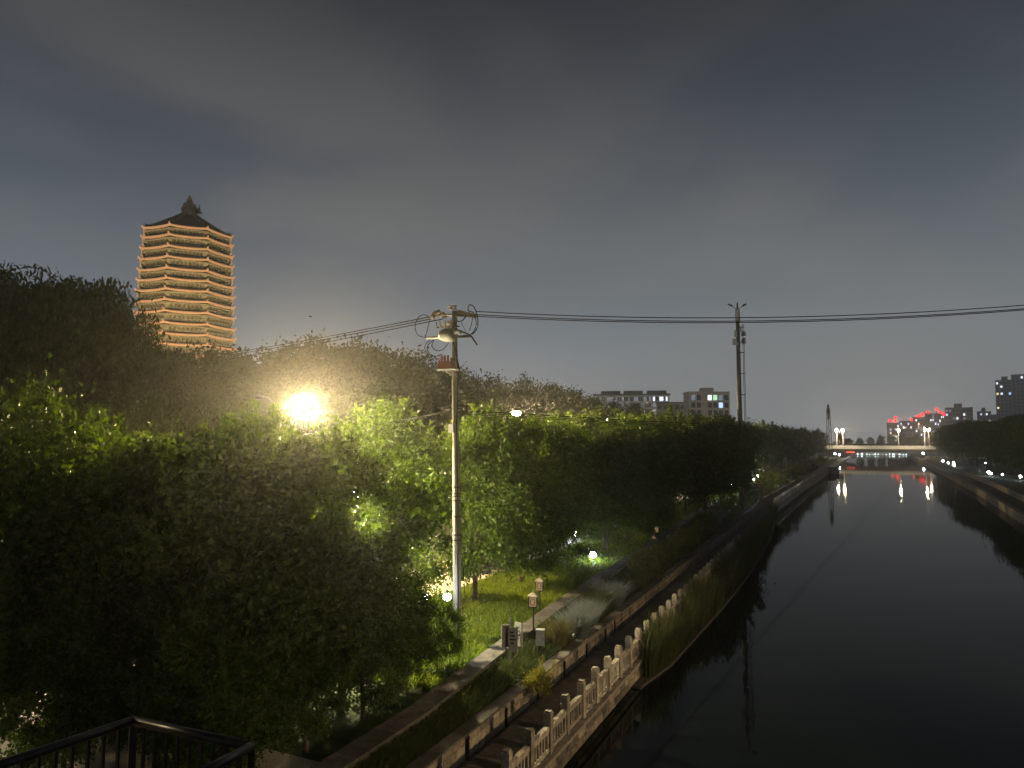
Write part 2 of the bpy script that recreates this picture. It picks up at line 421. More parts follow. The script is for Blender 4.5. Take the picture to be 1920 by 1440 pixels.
while bay < 31 - 0.1:
    w = min(2.45, 31 - bay)
    for row, (z0, hh) in enumerate(((0.02, 0.20), (0.225, 0.215), (0.445, 0.20))):
        y = bay + 0.08
        while y < bay + w - 0.12:
            L = min(rg.uniform(0.32, 0.75), bay + w - 0.06 - y)
            if bay + w - 0.06 - y - L < 0.2: L = bay + w - 0.06 - y
            place(rg.choice(stone_me), 'stone', lw, (XL(y) - 2.085, y, z0), scale=(1, L - 0.014, hh)); nst += 1
            y += L
    k = MB(); k.box(XL(bay) - 2.08, XL(bay) - 1.93, bay + w - 0.03, bay + w + 0.05, 0.0, 0.53); k.build('drain_pipe', 'dark_metal', lw)
    bay += w
y = -20
k = MB()
while y < 316:
    L = 1.2 if y < 60 else 6.0
    q = MB(); prism(q, [y + 0.004, y + L - 0.004], lambda yy: XL(yy) - 2.32, lambda yy: XL(yy) - 1.90, 0.663, 0.73)
    if y > 8: q.build('coping_slab', 'coping', lw)
    y += L

# ---- upper low wall between planting bed and lawn
uw = thing('garden_wall', 'upper low wall with broad coping between planting bed and lawn', 'wall', (0, 0, 1.3))
k = MB(); prism(k, yrange(-20, 318), lambda y: XU(y) - 0.27, lambda y: XU(y) - 0.02, -0.2, 0.50); k.build('wall_face', 'wall_stonework', uw)
y = 8
while y < 90:
    q = MB(); prism(q, [y + 0.006, y + 1.5 - 0.006], lambda yy: XU(yy) - 0.62, lambda yy: XU(yy) + 0.05, 0.503, 0.58); q.build('coping_slab', 'coping', uw)
    y += 1.5

# ---- canal revetment with stones below the balustrade
rv = thing('canal_revetment', 'rough stone canal wall under the balustrade, at the waterline', 'wall', (0, 0, 0))
k = MB(); prism(k, yrange(-20, 318), lambda y: XL(y) - 0.5, lambda y: XL(y) - 0.06, -0.6, 0.56); k.build('core', 'wall_stonework', rv)
rst = []
for i in range(6):
    q = MB(); pts = []
    for (yy, zz) in ((0.02, 0.03), (0.98, 0.02), (0.97, 0.97), (0.03, 0.98)): pts.append((0, yy, zz))
    for (yy, zz) in ((0.02, 0.03), (0.98, 0.02), (0.97, 0.97), (0.03, 0.98)): pts.append((0.07, yy, zz))
    for (yy, zz) in ((0.12, 0.12), (0.88, 0.10), (0.86, 0.86), (0.10, 0.88)): pts.append((0.09 + rg.uniform(0, 0.03), yy + rg.uniform(-.04, .04), zz + rg.uniform(-.04, .04)))
    q.add(pts, [(0, 1, 5, 4), (1, 2, 6, 5), (2, 3, 7, 6), (3, 0, 4, 7), (4, 5, 9, 8), (5, 6, 10, 9), (6, 7, 11, 10), (7, 4, 8, 11), (8, 9, 10, 11)])
    rst.append(q.mesh('stone', 'stone' if i % 2 else 'coping'))
for row, (z0, hh) in enumerate(((-0.25, 0.28), (0.03, 0.26), (0.29, 0.26))):
    y = 13.0 + 0.2 * row
    while y < 31:
        L = rg.uniform(0.4, 0.95)
        place(rg.choice(rst), 'stone', rv, (XL(y) - 0.065, y, z0), scale=(1, L - 0.02, hh - 0.015)); y += L
k = MB(); prism(k, yrange(-20, 318), lambda y: XL(y) - 0.42, lambda y: XL(y) + 0.10, 0.562, 0.66); k.build('ledge', 'stone_pale', rv)

# ---- stone balustrades
SP = 1.34
def post_mesh(h=1.12, w=0.105):
    q = MB(); q.box(-w, w, -w, w, 0, h * 0.66)
    q.box(-w + .012, w - .012, -w + .012, w - .012, h * 0.66, h * 0.69)
    q.box(-w - .004, w + .004, -w - .004, w + .004, h * 0.69, h * 0.78); q.box(-w + .008, w - .008, -w + .008, w - .008, h * 0.78, h * 0.80)
    q.box(-w - .004, w + .004, -w - .004, w + .004, h * 0.80, h * 0.95); q.box(-w + .02, w - .02, -w + .02, w - .02, h * 0.95, h)
    return q.mesh('post', 'stone_pale')
pm = post_mesh()
q = MB(); q.box(-.06, .06, 0.11, SP - 0.11, 0.06, 0.16); q.box(-.07, .07, 0.11, SP - 0.11, 0.60, 0.72); q.box(-.045, .045, .11, .19, .16, .60); q.box(-.045, .045, SP - .19, SP - .11, .16, .60); q.box(-.045, .045, .19, SP - .19, .53, .60)
panel_me = q.mesh('panel', 'stone_pale')
q = MB(); q.box(-.035, .035, -.036, .036, 0.16, 0.53); bal_me = q.mesh('baluster', 'stone_pale')
def balustrade(label, y0, y1, sub, sp=SP):
    bt = thing('stone_balustrade', label, 'balustrade', (0, 0, 0.66))
    y = y0; i = 0
    while y < y1:
        xx = XL(y) - 0.14; ax = math.atan2(XL(y + sp) - XL(y), sp)
        po = place(pm, 'post', bt, (xx + rg.uniform(-.012, .012), y + rg.uniform(-.015, .015), rg.uniform(-.02, .012))); po.rotation_euler = (rg.uniform(-.012, .012), rg.uniform(-.015, .015), rg.uniform(-.05, .05))
        if y + sp < y1:
            pn = place(panel_me, 'panel', bt, (xx, y, 0.0), rz=-ax)
            if sub and i < sub:
                for j in range(4): place(bal_me, 'baluster', pn, (0, 0.19 + (j + 1) * (SP - 0.38) / 5, 0))
        y += sp; i += 1
    return bt
balustrade('pale stone balustrade along the near walkway, partly behind reeds', 13.39, 58, 16)
balustrade('distant stone balustrade beyond the gateway on the left bank', 92, 205, 0)

# ---- right bank wall
k = MB(); prism(k, YS, lambda y: XR(y), lambda y: XR(y) + 0.5, -0.6, 1.02)
rw = thing('right_bank_wall', 'dark stone canal wall along the right bank', 'wall', (0, 0, 0))
k.build('lower_face', 'wall_stonework', rw)
k = MB(); prism(k, YS, lambda y: XR(y) + 2.65, lambda y: XR(y) + 2.95, 0.9, 1.82); k.build('upper_face', 'wall_stonework', rw)
k = MB(); prism(k, YS, lambda y: XR(y) - 0.06, lambda y: XR(y) + 0.54, 1.022, 1.10); k.build('coping', 'coping', rw)

# ------------------------------------------------------------------ vegetation builders (numpy)
def quads_mesh(name, V, m2):
    """V: (n,4,3) quads"""
    n = V.shape[0]; me = bpy.data.meshes.new(name)
    me.vertices.add(n * 4); me.vertices.foreach_set('co', V.reshape(-1).astype(np.float32))
    me.loops.add(n * 4); me.loops.foreach_set('vertex_index', np.arange(n * 4, dtype=np.int32))
    me.polygons.add(n); me.polygons.foreach_set('loop_start', np.arange(0, n * 4, 4, dtype=np.int32)); me.polygons.foreach_set('loop_total', np.full(n, 4, dtype=np.int32))
    me.update(); me.validate()
    me.materials.append(MATS[m2]); return me
def leaves(P, D, size, asp, g, up=0.25):
    """leaf diamonds at P pointing along D"""
    n = len(P)
    D = D / (np.linalg.norm(D, axis=1, keepdims=True) + 1e-9)
    N = g.normal(size=(n, 3)); N[:, 2] += up
    S = np.cross(D, N); S /= (np.linalg.norm(S, axis=1, keepdims=True) + 1e-9)
    L = size * g.uniform(0.55, 1.5, (n, 1)); Wd = L * asp
    a = P; b2 = P + D * L * 0.45 + S * Wd; c2 = P + D * L; d2 = P + D * L * 0.45 - S * Wd
    return np.stack([a, b2, c2, d2], 1)
def crown(name, seed, R0, z0, z1, nclump, nleaf, lsize, m2, clump_r=0.55, shoots=0, asp=0.28, egg=0.0):
    g = rngm(seed); V = []
    zc = (z0 + z1) / 2; hz = (z1 - z0) / 2
    ph = g.uniform(0, 6.28, 6)
    cs = []
    nl = int(g.integers(8, 12)); lobes = []
    for i in range(nl):                                # boughs: separate leafy lobes with gaps between
        zf = -0.72 + 1.5 * (i + g.uniform(-.3, .3)) / (nl - 1); zf = max(-.75, min(.80, zf))
        rad = math.sqrt(max(0.05, 1 - zf * zf)) * (1.0 - egg * zf)
        az_ = i * 2.4 + g.uniform(-.5, .5); rr = R0 * rad * g.uniform(.42, .72) * (0.35 if zf > .7 else 1)
        lobes.append((rr * math.cos(az_), rr * math.sin(az_), zc + zf * hz, R0 * g.uniform(.36, .58)))
    while len(cs) < nclump:
        d = g.normal(size=3); d /= np.linalg.norm(d)
        lx, ly, lz, lr = lobes[int(g.integers(nl))]
        r = g.uniform(0.3, 1.0) ** 0.45
        q_ = np.array([lx + d[0] * lr * r, ly + d[1] * lr * r, lz + d[2] * lr * r * 0.9])
        if q_[2] < z0: continue
        cs.append(q_)
    cs = np.array(cs); per = nleaf // nclump
    cr_ = clump_r * g.uniform(0.6, 1.5, nclump)
    idx = np.repeat(np.arange(nclump), per)
    off = g.normal(size=(len(idx), 3)) * cr_[idx][:, None] * np.array([0.62, 0.62, 0.5])
    P = cs[idx] + off
    out = P - np.array([0, 0, zc]); out /= (np.linalg.norm(out, axis=1, keepdims=True) + 1e-9)
    D = out * 0.7 + g.normal(size=P.shape) * 0.7; D[:, 2] -= 0.15
    V.append(leaves(P, D, lsize, asp, g))
    if shoots:                                         # leafy leaders standing out of the crown
        for i in range(shoots):
            d = g.normal(size=3); d[2] = abs(d[2]) * 0.9 + 0.15; d /= np.linalg.norm(d)
            base = np.array([d[0] * R0 * 0.85, d[1] * R0 * 0.85, zc + d[2] * hz * 0.88])
            ax = d * 0.55 + np.array([0, 0, 0.8]); ax /= np.linalg.norm(ax)
            ln = g.uniform(0.8, 1.7); m_ = int(ln * 55)
            tt = g.uniform(0, 1, m_)
            P = base + ax * (tt * ln)[:, None] + g.normal(size=(m_, 3)) * (0.26 * (1.05 - tt))[:, None]
            D = g.normal(size=(m_, 3)) * 0.8 + ax * 0.7
            V.append(leaves(P, D, lsize, asp, g))
    return quads_mesh(name, np.concatenate(V), m2)
def willow_crown(name, seed, R0, z0, z1, nstr, m2, lsize=0.34, long=False):
    g = rngm(seed); V = []; zc = z0 + (z1 - z0) * 0.62; hz = z1 - zc
    ph = g.uniform(0, 6.28, 4)
    # domed boughs, then strands hanging from them
    nb = 26; bo = []
    for i in range(nb):
        az = g.uniform(0, 6.28); rr = R0 * g.uniform(0.1, 0.85) ; el = g.uniform(0.2, 1.0)
        bo.append((rr * math.cos(az), rr * math.sin(az), zc + hz * math.sqrt(max(0.05, 1 - (rr / R0) ** 2)) * g.uniform(0.6, 1.0), g.uniform(0.9, 2.0) * R0 / 5))
    for i in range(nstr):
        b0 = bo[g.integers(nb)]
        az = g.uniform(0, 6.28); q = abs(g.normal()) * 0.55
        x = b0[0] + math.cos(az) * b0[3] * q * 1.5; y2 = b0[1] + math.sin(az) * b0[3] * q * 1.5
        top = b0[2] + b0[3] * 0.55 * (1 - q * q * 0.8)
        ln = g.uniform(0.15, 0.75 if long else 0.42) * (z1 - z0)
        m_ = max(6, int(ln * 5)); tt = np.sort(g.uniform(0, 1, m_))
        bot = max(z0 * 0.6, top - ln)
        P = np.stack([x + 0.10 * g.normal(size=m_) + math.cos(az) * 0.5 * np.sqrt(tt), y2 + 0.10 * g.normal(size=m_) + math.sin(az) * 0.5 * np.sqrt(tt), top + (bot - top) * tt], 1)
        D = g.normal(size=(m_, 3)) * 0.45; D[:, 2] -= 0.9
        V.append(leaves(P, D, lsize, 0.16, g, 0.0))
    return quads_mesh(name, np.concatenate(V), m2)
def trunk_mesh(seed, h, r, R0, z1, m2='bark', nb=9):
    g = random.Random(seed); q = MB()
    lean = g.uniform(-.25, .25)
    q.tube([(0, 0, -0.15), (0.03, 0, 0.3), (lean * .4, lean * .2, h), (lean, lean * .5, h + (z1 - h) * 0.45), (lean * 1.2, lean * .4, h + (z1 - h) * 0.85)], [r * 1.35, r, r * .8, r * .5, r * .12], 8)
    for i in range(nb):
        a = g.uniform(0, 6.28); zz = h + (z1 - h) * g.uniform(0.0, 0.55); l = R0 * g.uniform(0.55, 0.9)
        p0 = Vector((lean * .6, lean * .3, zz)); p1 = p0 + Vector((math.cos(a) * l * .5, math.sin(a) * l * .5, l * .45)); p2 = p0 + Vector((math.cos(a) * l, math.sin(a) * l, l * g.uniform(.7, 1.1)))
        q.tube([p0, p1, p2], [r * .42, r * .25, r * .06], 5)
    return q.mesh('trunk', m2, True)
def tree(name, label, var, loc, s=1.0, rz=None, sz=1.0, group=None):
    t_ = thing(name, label, 'tree', loc, random.uniform(0, 6.28) if rz is None else rz, group)
    t_.scale = (s, s, s * sz)
    place(var[0], 'trunk', t_); place(var[1], 'crown', t_)
    return t_

ASH = [(trunk_mesh(10 + i, 2.0, 0.13, 2.9, 8.6), crown('crown', 20 + i, 2.95, 1.0, 8.3, 125, 30000, 0.165, 'leaf_ash', 0.52, shoots=44)) for i in range(4)]
ASHFAR = [(trunk_mesh(30 + i, 2.0, 0.15, 3.2, 9.0, nb=6), crown('crown', 40 + i, 3.3, 2.3, 9.6, 120, 12000, 0.26, 'leaf_locust', 0.7, shoots=14)) for i in range(3)]
WOOD = [(trunk_mesh(50 + i, 4.0, 0.25, 5.0, 14, nb=6), crown('crown', 60 + i, 4.8, 2.6, 15.5, 150, 15000, 0.38, 'leaf_wood', 1.05, shoots=10, egg=0.12)) for i in range(4)]
WILLOW = [(trunk_mesh(70 + i, 3.0, 0.35, 5.5, 13), willow_crown('crown', 80 + i, 6.0, 1.0, 15.0, 1500, 'leaf_willow')) for i in range(2)]
RIGHTT = [(trunk_mesh(90 + i, 2.2, 0.2, 4.2, 9.5, nb=5), willow_crown('crown', 95 + i, 4.8, 0.8, 10.5, 1200, 'leaf_locust', 0.36, True)) for i in range(2)]

# ---- riverside rows between the canal and the road
def row(x_of_y, ys, name_kind, order_from, near, base=1.55, s0=1.0, seed=1, grp=None):
    g = random.Random(seed); n = 0
    for i, (y, s) in enumerate(ys):
        x = x_of_y(y) + g.uniform(-.5, .5); yy = y + g.uniform(-.6, .6)
        far = math.hypot(x, yy) > 62
        var = g.choice(ASHFAR if far else ASH)
        tree('broadleaf_tree', f'{name_kind}, {ORD[n]} {order_from}', var, (x, yy, base), s * s0 * (0.97 if far else 1.0), g.uniform(0, 6.28), group=grp); n += 1
# dark near trees left of the utility pole
NEARL = [(-13.2, 13.2, .86), (-13.5, 17.2, .88), (-17.0, 12.6, .80), (-16.9, 17.0, .95), (-20.4, 7.4, .9), (-20.2, 12.0, 1.0), (-20.6, 16.6, .84), (-20.8, 21.0, .93), (-19.0, 26.6, 1.03), (-15.9, 30.0, 1.0), (-24.0, 10.5, 1.06), (-24.2, 16.0, .96)]
GROVE = ['wall side', 'middle', 'road side']
gc = [0, 0, 0]
for i, (x, y, s) in enumerate(NEARL):
    w_ = 0 if x > -15 else (1 if x > -18.5 else 2)
    gc[w_] += 1
    tree('broadleaf_tree', f'dark tree in the near grove, {GROVE[w_]} row, {ORD[gc[w_] - 1]} from the left', ASH[i % 4], (x, y, 1.55), s, group='near grove left of the pole')
SAP = [(-12.3, 11.6, .52, 'fifth'), (-12.2, 14.2, .5, 'fourth'), (-12.3, 16.6, .52, 'third'), (-12.4, 18.9, .40, 'second'), (-12.5, 20.9, .28, 'first')]
for i, (x, y, s, w_) in enumerate(SAP):
    tree('young_tree', f'dark low bushy tree near the garden wall, {w_} from the utility pole', ASH[(i + 1) % 4], (x, y, 1.55), s, group='low bushy trees along the garden wall')
for i, (x, y, s) in enumerate([(-14.4, 11.8, .46), (-15.9, 10.6, .5), (-17.6, 9.0, .6), (-18.4, 12.2, .55), (-15.0, 14.8, .6)]):
    tree('young_tree', f'small dark tree over the plaza behind the stair railing, {ORD[i]} from the railing corner', ASH[i % 4], (x, y, 1.58), s, group='small trees over the plaza')
rowA = [(y, (.93 if y < 45 else 1.0) + .05 * math.sin(y * 1.7)) for y in [34.5, 38.5, 42.5, 47, 52, 57, 62, 68, 74, 80, 87, 94, 101, 109, 117, 126, 135, 145, 156, 168, 181, 195, 210, 226, 243, 262, 282]]
row(lambda y: XU(y) - (4.2 if y < 45 else 2.3), rowA, 'green tree in the riverside row behind the garden wall', 'along from the utility pole', True, seed=5, grp='riverside tree row')
for (x, y, s, lb) in ((-11.3, 73.6, .95, 'green tree standing in the planting bed right in front of the tall mast'), (-11.7, 66.5, .9, 'green tree in the planting bed one place nearer than the mast tree'), (-11.6, 81.5, .95, 'green tree in the planting bed just behind the tall mast')):
    tree('broadleaf_tree', lb, ASHFAR[int(y) % 3], (x, y, 1.4), s, group='trees in the planting bed by the mast')
rowB = [(y, (.93 if y < 45 else 1.0) + .06 * math.sin(y * 2.3)) for y in [37, 41.5, 46.5, 52.5, 59, 66, 75, 85, 96, 108, 121, 135, 150, 166, 184, 204]]
row(lambda y: min(-19.6, XU(y) - 8.8) if y < 90 else XU(y) - 8.5, rowB, 'tree in the second row beside the pavement', 'along from the utility pole', True, seed=6, grp='pavement tree row')

# ---- wood beyond the road
def ground_z(x): return lerp_tab([(-400, 4.5), (-160, 4.5), (-110, 4.2), (-80, 3.4), (-60, 2.4), (-45, 1.7), (-36, 1.62)], x)
g = random.Random(11)
wood = []
SK = [(300, 652), (360, 652), (420, 654), (470, 668), (520, 655), (570, 645), (612, 634), (655, 644), (700, 652), (735, 650), (775, 668), (815, 682), (855, 690), (900, 702), (945, 716), (985, 712), (1030, 718), (1075, 728), (1110, 742), (1150, 755), (1190, 757)]
n = 0
for i, (u, v) in enumerate(SK):
    x = -50 + g.uniform(-4, 4)
    d = _ray(u, v); p = np.array([0, 0, CAM_H]) + d * (x / d[0])
    s = (p[2] - ground_z(x)) / 16.3
    tree('woodland_tree', f'tall dark tree on the wooded skyline beyond the road, {ORD[i]} from the pagoda rightwards', WOOD[i % 4], (p[0], p[1], ground_z(x)), min(1.45, s), g.uniform(0, 6.28), group='woodland skyline trees')
g = random.Random(12)
n = 0
for i in range(24):
    y = -2 + i * 8.0
    x = -46 + g.uniform(-1.5, 1.5)
    tree('roadside_tree', f'shorter tree fronting the wood across the road, {ORD[i]} from the left edge', g.choice(WOOD), (x, y + g.uniform(-1.5, 1.5), 1.6), g.uniform(0.66, 0.78), g.uniform(0, 6.28), group='roadside trees across the street')
for i, (u, v, d, s) in enumerate([(30, 505, 50, 1.25), (165, 528, 46, 1.12), (222, 628, 52, 1.0)]):
    p = atd(u, v, d); h = p.z - 1.8
    tree('willow_tree', ['tall weeping willow cut by the left picture edge', 'big weeping willow just left of the pagoda', 'smaller weeping willow touching the lower left of the pagoda'][i], WILLOW[i % 2], (p.x, p.y, 1.8), h / 15.6, group='willows left of the pagoda')
for i, (u, v, d) in enumerate([(60, 690, 36), (190, 720, 37), (330, 690, 48), (10, 640, 44)]):
    p = atd(u, v, d); h = p.z - 1.6
    tree('willow_tree', ['drooping dark willow at the left edge below the tall one', 'drooping dark willow in front of the big willow', 'round dark willow below the pagoda', 'dim willow half out of the left edge'][i], WILLOW[(i + 1) % 2], (p.x, p.y, 1.6), h / 15.6, group='willows left of the pagoda')

# ---- right bank trees
g = random.Random(21)
ys3 = [96, 106, 116, 126, 136, 147, 158, 170, 183, 197, 212, 228, 245, 263, 282, 302]
for i, y in enumerate(ys3):
    tree('riverbank_tree', f'dark drooping tree on the right bank, {ORD[i]} from the right edge towards the bridge', RIGHTT[i % 2], (XR(y) + 9.0 + g.uniform(-1, 1), y, 1.8), g.uniform(1.0, 1.12), g.uniform(0, 6.28), group='right bank trees')
for i, y in enumerate([110, 124, 138, 154, 172, 192, 216, 242, 270]):
    tree('riverbank_tree', f'dark tree in the back row of the right bank, {ORD[i]} from the right edge', RIGHTT[(i + 1) % 2], (XR(y) + 17 + g.uniform(-1, 1), y, 1.8), g.uniform(1.08, 1.2), g.uniform(0, 6.28), group='right bank back row')
# ---- trees behind the bridge
for i, (u, v, d) in enumerate([(1592, 823, 330), (1612, 822, 420), (1632, 821, 430), (1652, 818, 430), (1672, 817, 430), (1692, 816, 425), (1706, 822, 330), (1716, 818, 340), (1575, 815, 330)]):
    p = atd(u, v, d)
    tree('distant_tree', f'distant dark tree behind the road bridge, {ORD[i]} in the clump', WOOD[i % 4], (p.x, p.y, 1.6), (p.z - 1.6) / 16.0 * 1.05, g.uniform(0, 6.28), group='trees behind the bridge')

# ------------------------------------------------------------------ grasses, reeds, shrubs
def blades(name, P, h, lean, wd, m2, seed):
    g = rngm(seed); n = len(P)
    az = g.uniform(0, 6.28, n); H_ = h * g.uniform(0.55, 1.2, n); ln = lean * H_ * g.uniform(0.2, 1.3, n)
    S = np.stack([-np.sin(az + 1.2), np.cos(az + 1.2), 0 * az], 1) * wd * 0.5
    D = np.stack([np.cos(az) * ln, np.sin(az) * ln, H_], 1)
    mid = P + D * np.array([0.35, 0.35, 0.62]); tip = P + D
    V = np.stack([P - S, P + S, mid + S * 0.8, mid - S * 0.8], 1); V2 = np.stack([mid - S * 0.8, mid + S * 0.8, tip + S * 0.1, tip - S * 0.1], 1)
    return quads_mesh(name, np.concatenate([V, V2]), m2)
def scatter(seed, n, y0, y1, fa, fb, za, zb):
    g = rngm(seed); y = g.uniform(y0, y1, n); tt = g.uniform(0, 1, n)
    A = np.array([fa(q) for q in y]); B = np.array([fb(q) for q in y])
    return np.stack([A + (B - A) * tt, y, za + (zb - za) * tt], 1)
P = scatter(1, 26000, 19, 40, lambda y: -17.9, lambda y: XU(y) - 0.55, 1.59, 1.55)
o = place(blades('lawn_grass', P, 0.22, 0.9, 0.035, 'blade_grass', 2), 'lawn_grass'); tag(o, 'lamplit green lawn grass around the foot of the utility pole', 'grass'); o['kind'] = 'stuff'
P = scatter(3, 14000, 40, 100, lambda y: -17.9, lambda y: XU(y) - 0.55, 1.59, 1.55)
o = place(blades('lawn_grass', P, 0.25, 0.9, 0.06, 'blade_grass', 4), 'lawn_grass'); tag(o, 'lit strip of lawn grass farther along behind the garden wall', 'grass'); o['kind'] = 'stuff'
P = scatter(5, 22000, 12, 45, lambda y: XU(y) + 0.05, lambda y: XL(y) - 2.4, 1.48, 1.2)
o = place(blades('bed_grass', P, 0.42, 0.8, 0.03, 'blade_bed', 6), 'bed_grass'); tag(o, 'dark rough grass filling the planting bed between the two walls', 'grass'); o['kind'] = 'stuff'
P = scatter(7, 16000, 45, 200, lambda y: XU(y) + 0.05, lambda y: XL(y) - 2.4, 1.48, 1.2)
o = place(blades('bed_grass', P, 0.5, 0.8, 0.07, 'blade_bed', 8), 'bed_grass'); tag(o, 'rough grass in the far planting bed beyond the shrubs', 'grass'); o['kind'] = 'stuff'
RE = lambda y: lerp_tab([(26.5, -7.2), (29.5, -6.75), (40, -6.35), (52, -6.15), (70, -6.5), (86, -7.35)], y)
P = scatter(9, 17000, 27.5, 86, lambda y: -7.35, RE, 0.05, 0.05)
gq = rngm(77)
keep = (np.sin(P[:, 1] * 1.9 + 3 * P[:, 0]) + np.sin(P[:, 1] * 0.83 + 1.0) + gq.normal(size=len(P)) * .7) > -0.9
P = P[keep]; hv = 1.55 + .35 * np.sin(P[:, 1] * .71) + .22 * np.sin(P[:, 1] * 2.3 + 4 * P[:, 0])
o = place(blades('reed_bed', P, hv, 0.26, 0.036, 'blade_reed', 10), 'reed_bed'); tag(o, 'tall green reeds growing at the waterline in front of the balustrade', 'reeds'); o['kind'] = 'stuff'
k = MB(); ysr = [26.5, 29.5, 34, 40, 46, 52, 60, 70, 78, 86]
prism(k, ysr, lambda y: -7.49, RE, -0.3, 0.07)
structure(k.build('reed_shelf', 'soil'))
k = MB(); prism(k, ysr, lambda y: RE(y) + 0.005, lambda y: RE(y) + 0.07, -0.3, 0.08)
tag(k.build('reed_edging', 'mortar'), 'thin concrete edging between the reeds and the dark water', 'edging')
def clump(name, label, loc, r, h, n, lean, wd, m2, seed, cat='plant', group=None):
    g = rngm(seed); a = g.uniform(0, 6.28, n); q = r * 0.55 * np.sqrt(g.uniform(0, 1, n))
    P = np.stack([np.cos(a) * q, np.sin(a) * q, 0 * a], 1)
    o = place(blades(name, P, h, lean, wd, m2, seed + 1), name, None, loc); return tag(o, label, cat, group)
for i, (u, v, r, h, lb, m2) in enumerate([(1078, 1196, .9, 1.05, 'silvery ornamental grass mound nearest the white cabinet', 'blade_silver'), (1100, 1172, .8, 1.0, 'silvery ornamental grass mound, middle of the three pale ones', 'blade_silver'), (1145, 1138, .95, 1.1, 'silvery ornamental grass mound farthest from the white cabinet', 'blade_silver'), (1040, 1215, .7, .95, 'straw-yellow grass clump right behind the white cabinet', 'blade_straw'), (1120, 1150, .6, .9, 'arching green grass clump between two silvery mounds', 'blade_reed'), (1335, 985, 1.3, 1.3, 'pale grass mound by the wall below the blue-white path lamp', 'blade_silver')]):
    p = atz(u, v, 1.3); clump('ornamental_grass', lb, (p.x, p.y, 1.28), r, h, 1500, 0.65, 0.022 if i < 5 else 0.05, m2, 100 + i, group='ornamental grasses')
SHR = [crown('shrub', 200 + i, 1.0, 0.05, 1.35, 40, 3800, 0.12, 'leaf_shrub' if i < 2 else 'leaf_yellow', 0.26, shoots=6) for i in range(3)]
shl = [(1008, 1290, .45, 2, 'small bright yellow-green shrub beside the notice post'), (1190, 1105, .8, 1, 'rusty shrub at the end of the silvery grasses'), (1215, 1085, 1.0, 0, 'dark rounded shrub in the middle of the planting bed'), (1240, 1062, .9, 1, 'dark shrub behind the rounded one near the far lantern'), (1262, 1045, .8, 0, 'low dark shrub left of the yellow bush'), (1288, 1025, .9, 2, 'bright yellow bush halfway along the planting bed'), (1318, 998, 1.1, 0, 'large dark shrub below the lamplit grass strip'), (1345, 975, 1.0, 1, 'olive shrub near the blue-white path lamp'), (1368, 958, 1.0, 0, 'dark shrub just before the gateway'),
       (1432, 918, 1.7, 1, 'large domed shrub right of the gateway'), (1450, 908, 1.4, 2, 'yellowish domed shrub beyond the gateway'), (1478, 900, 1.3, 0, 'round shrub on the far left bank above the balustrade'), (1500, 890, 1.4, 2, 'lit shrub farther along the far left bank'), (1522, 880, 1.4, 1, 'small lit bush on the far left bank'), (1545, 870, 1.5, 2, 'last lit bush before the road bridge')]
for i, (u, v, s, k_, lb) in enumerate(shl):
    p = atz(u, v, 1.35)
    if i >= 9: p = Vector((XL(p.y) - 3.6, p.y, 1.3))
    o = place(SHR[k_], 'shrub', None, (p.x, p.y, 1.2), random.uniform(0, 6.28), (s, s, s)); tag(o, lb, 'shrub', 'planting bed shrubs')
k = MB(); p = atz(928, 1279, 1.25)
k.lathe([(0.02, 0), (0.09, 0.02), (0.11, 0.08), (0.06, 0.15), (0.02, 0.22)], 7)
tag(k.build('plastic_bag', 'white_paint', None, (p.x, p.y, 1.3)), 'small white scrap lying in the dark planting bed', 'bag')

# ------------------------------------------------------------------ street lamps
def point(parent, loc, power, col, r=0.12):
    l = bpy.data.lights.new('bulb', 'POINT'); l.energy = power; l.color = col; l.shadow_soft_size = r
    o = bpy.data.objects.new('bulb', l); COL.objects.link(o); o.parent = parent; o.location = loc; return o
def spot(parent, loc, target, power, col, cone, blend=0.5, r=0.2):
    l = bpy.data.lights.new('bulb', 'SPOT'); l.energy = power; l.color = col; l.shadow_soft_size = r; l.spot_size = R(cone); l.spot_blend = blend
    o = bpy.data.objects.new('bulb', l); COL.objects.link(o); o.parent = parent; o.location = loc
    base = Vector(parent.location) if parent else Vector((0, 0, 0))
    o.rotation_euler = (Vector(target) - base - Vector(loc)).to_track_quat('-Z', 'Y').to_euler(); return o
def street_lamp(y, label, power):
    t_ = thing('street_lamp', label, 'street lamp', (-28.4, y, 1.6), 0, 'double-arm street lamps')
    k = MB(); k.tube([(0, 0, 0), (0, 0, 1.2), (0, 0, 8.6)], [0.13, 0.11, 0.06], 10); k.lathe([(0.2, 0), (0.2, 0.06), (0.13, 0.1)], 10); k.build('pole', 'lamp_paint', t_, smooth=True)
    for s in (1, -1):
        k = MB(); k.tube([(0, 0, 8.3), (s * .12, 0, 8.9), (s * .45, 0, 9.55), (s * .9, 0, 9.88), (s * 1.35, 0, 9.98)], 0.038, 8); k.build('arm', 'lamp_paint', t_, smooth=True)
        k = MB(); k.lathe([(0.05, 0.0), (0.14, 0.02), (0.17, 0.07), (0.12, 0.14), (0.03, 0.17)], 12)
        k.v = [(a * 2.2 + s * 1.65, b2, c2 + 9.93) for a, b2, c2 in k.v]; h = k.build('lamp_head', 'lamp_paint', t_, smooth=True)
        k = MB(); k.lathe([(0.10, -0.36), (0.24, -0.30), (0.35, -0.13), (0.33, 0.02), (0.2, 0.06)] if s == 1 else [(0.06, -0.12), (0.17, -0.08), (0.2, 0.0), (0.16, 0.04)], 14)
        k.v = [(a * 1.2 + s * 1.65, b2, c2 + 9.92) for a, b2, c2 in k.v]
        k.build('lens', 'lamp_warm' if s == 1 else 'dark_metal', h, smooth=True)
    spot(t_, (1.65, 0, 9.30), (-28.4 + 1.65 + 4.6, y, 1.6 + 9.4 - 10), power, (1.0, 0.75, 0.36), 172, .22, .15)
    return t_
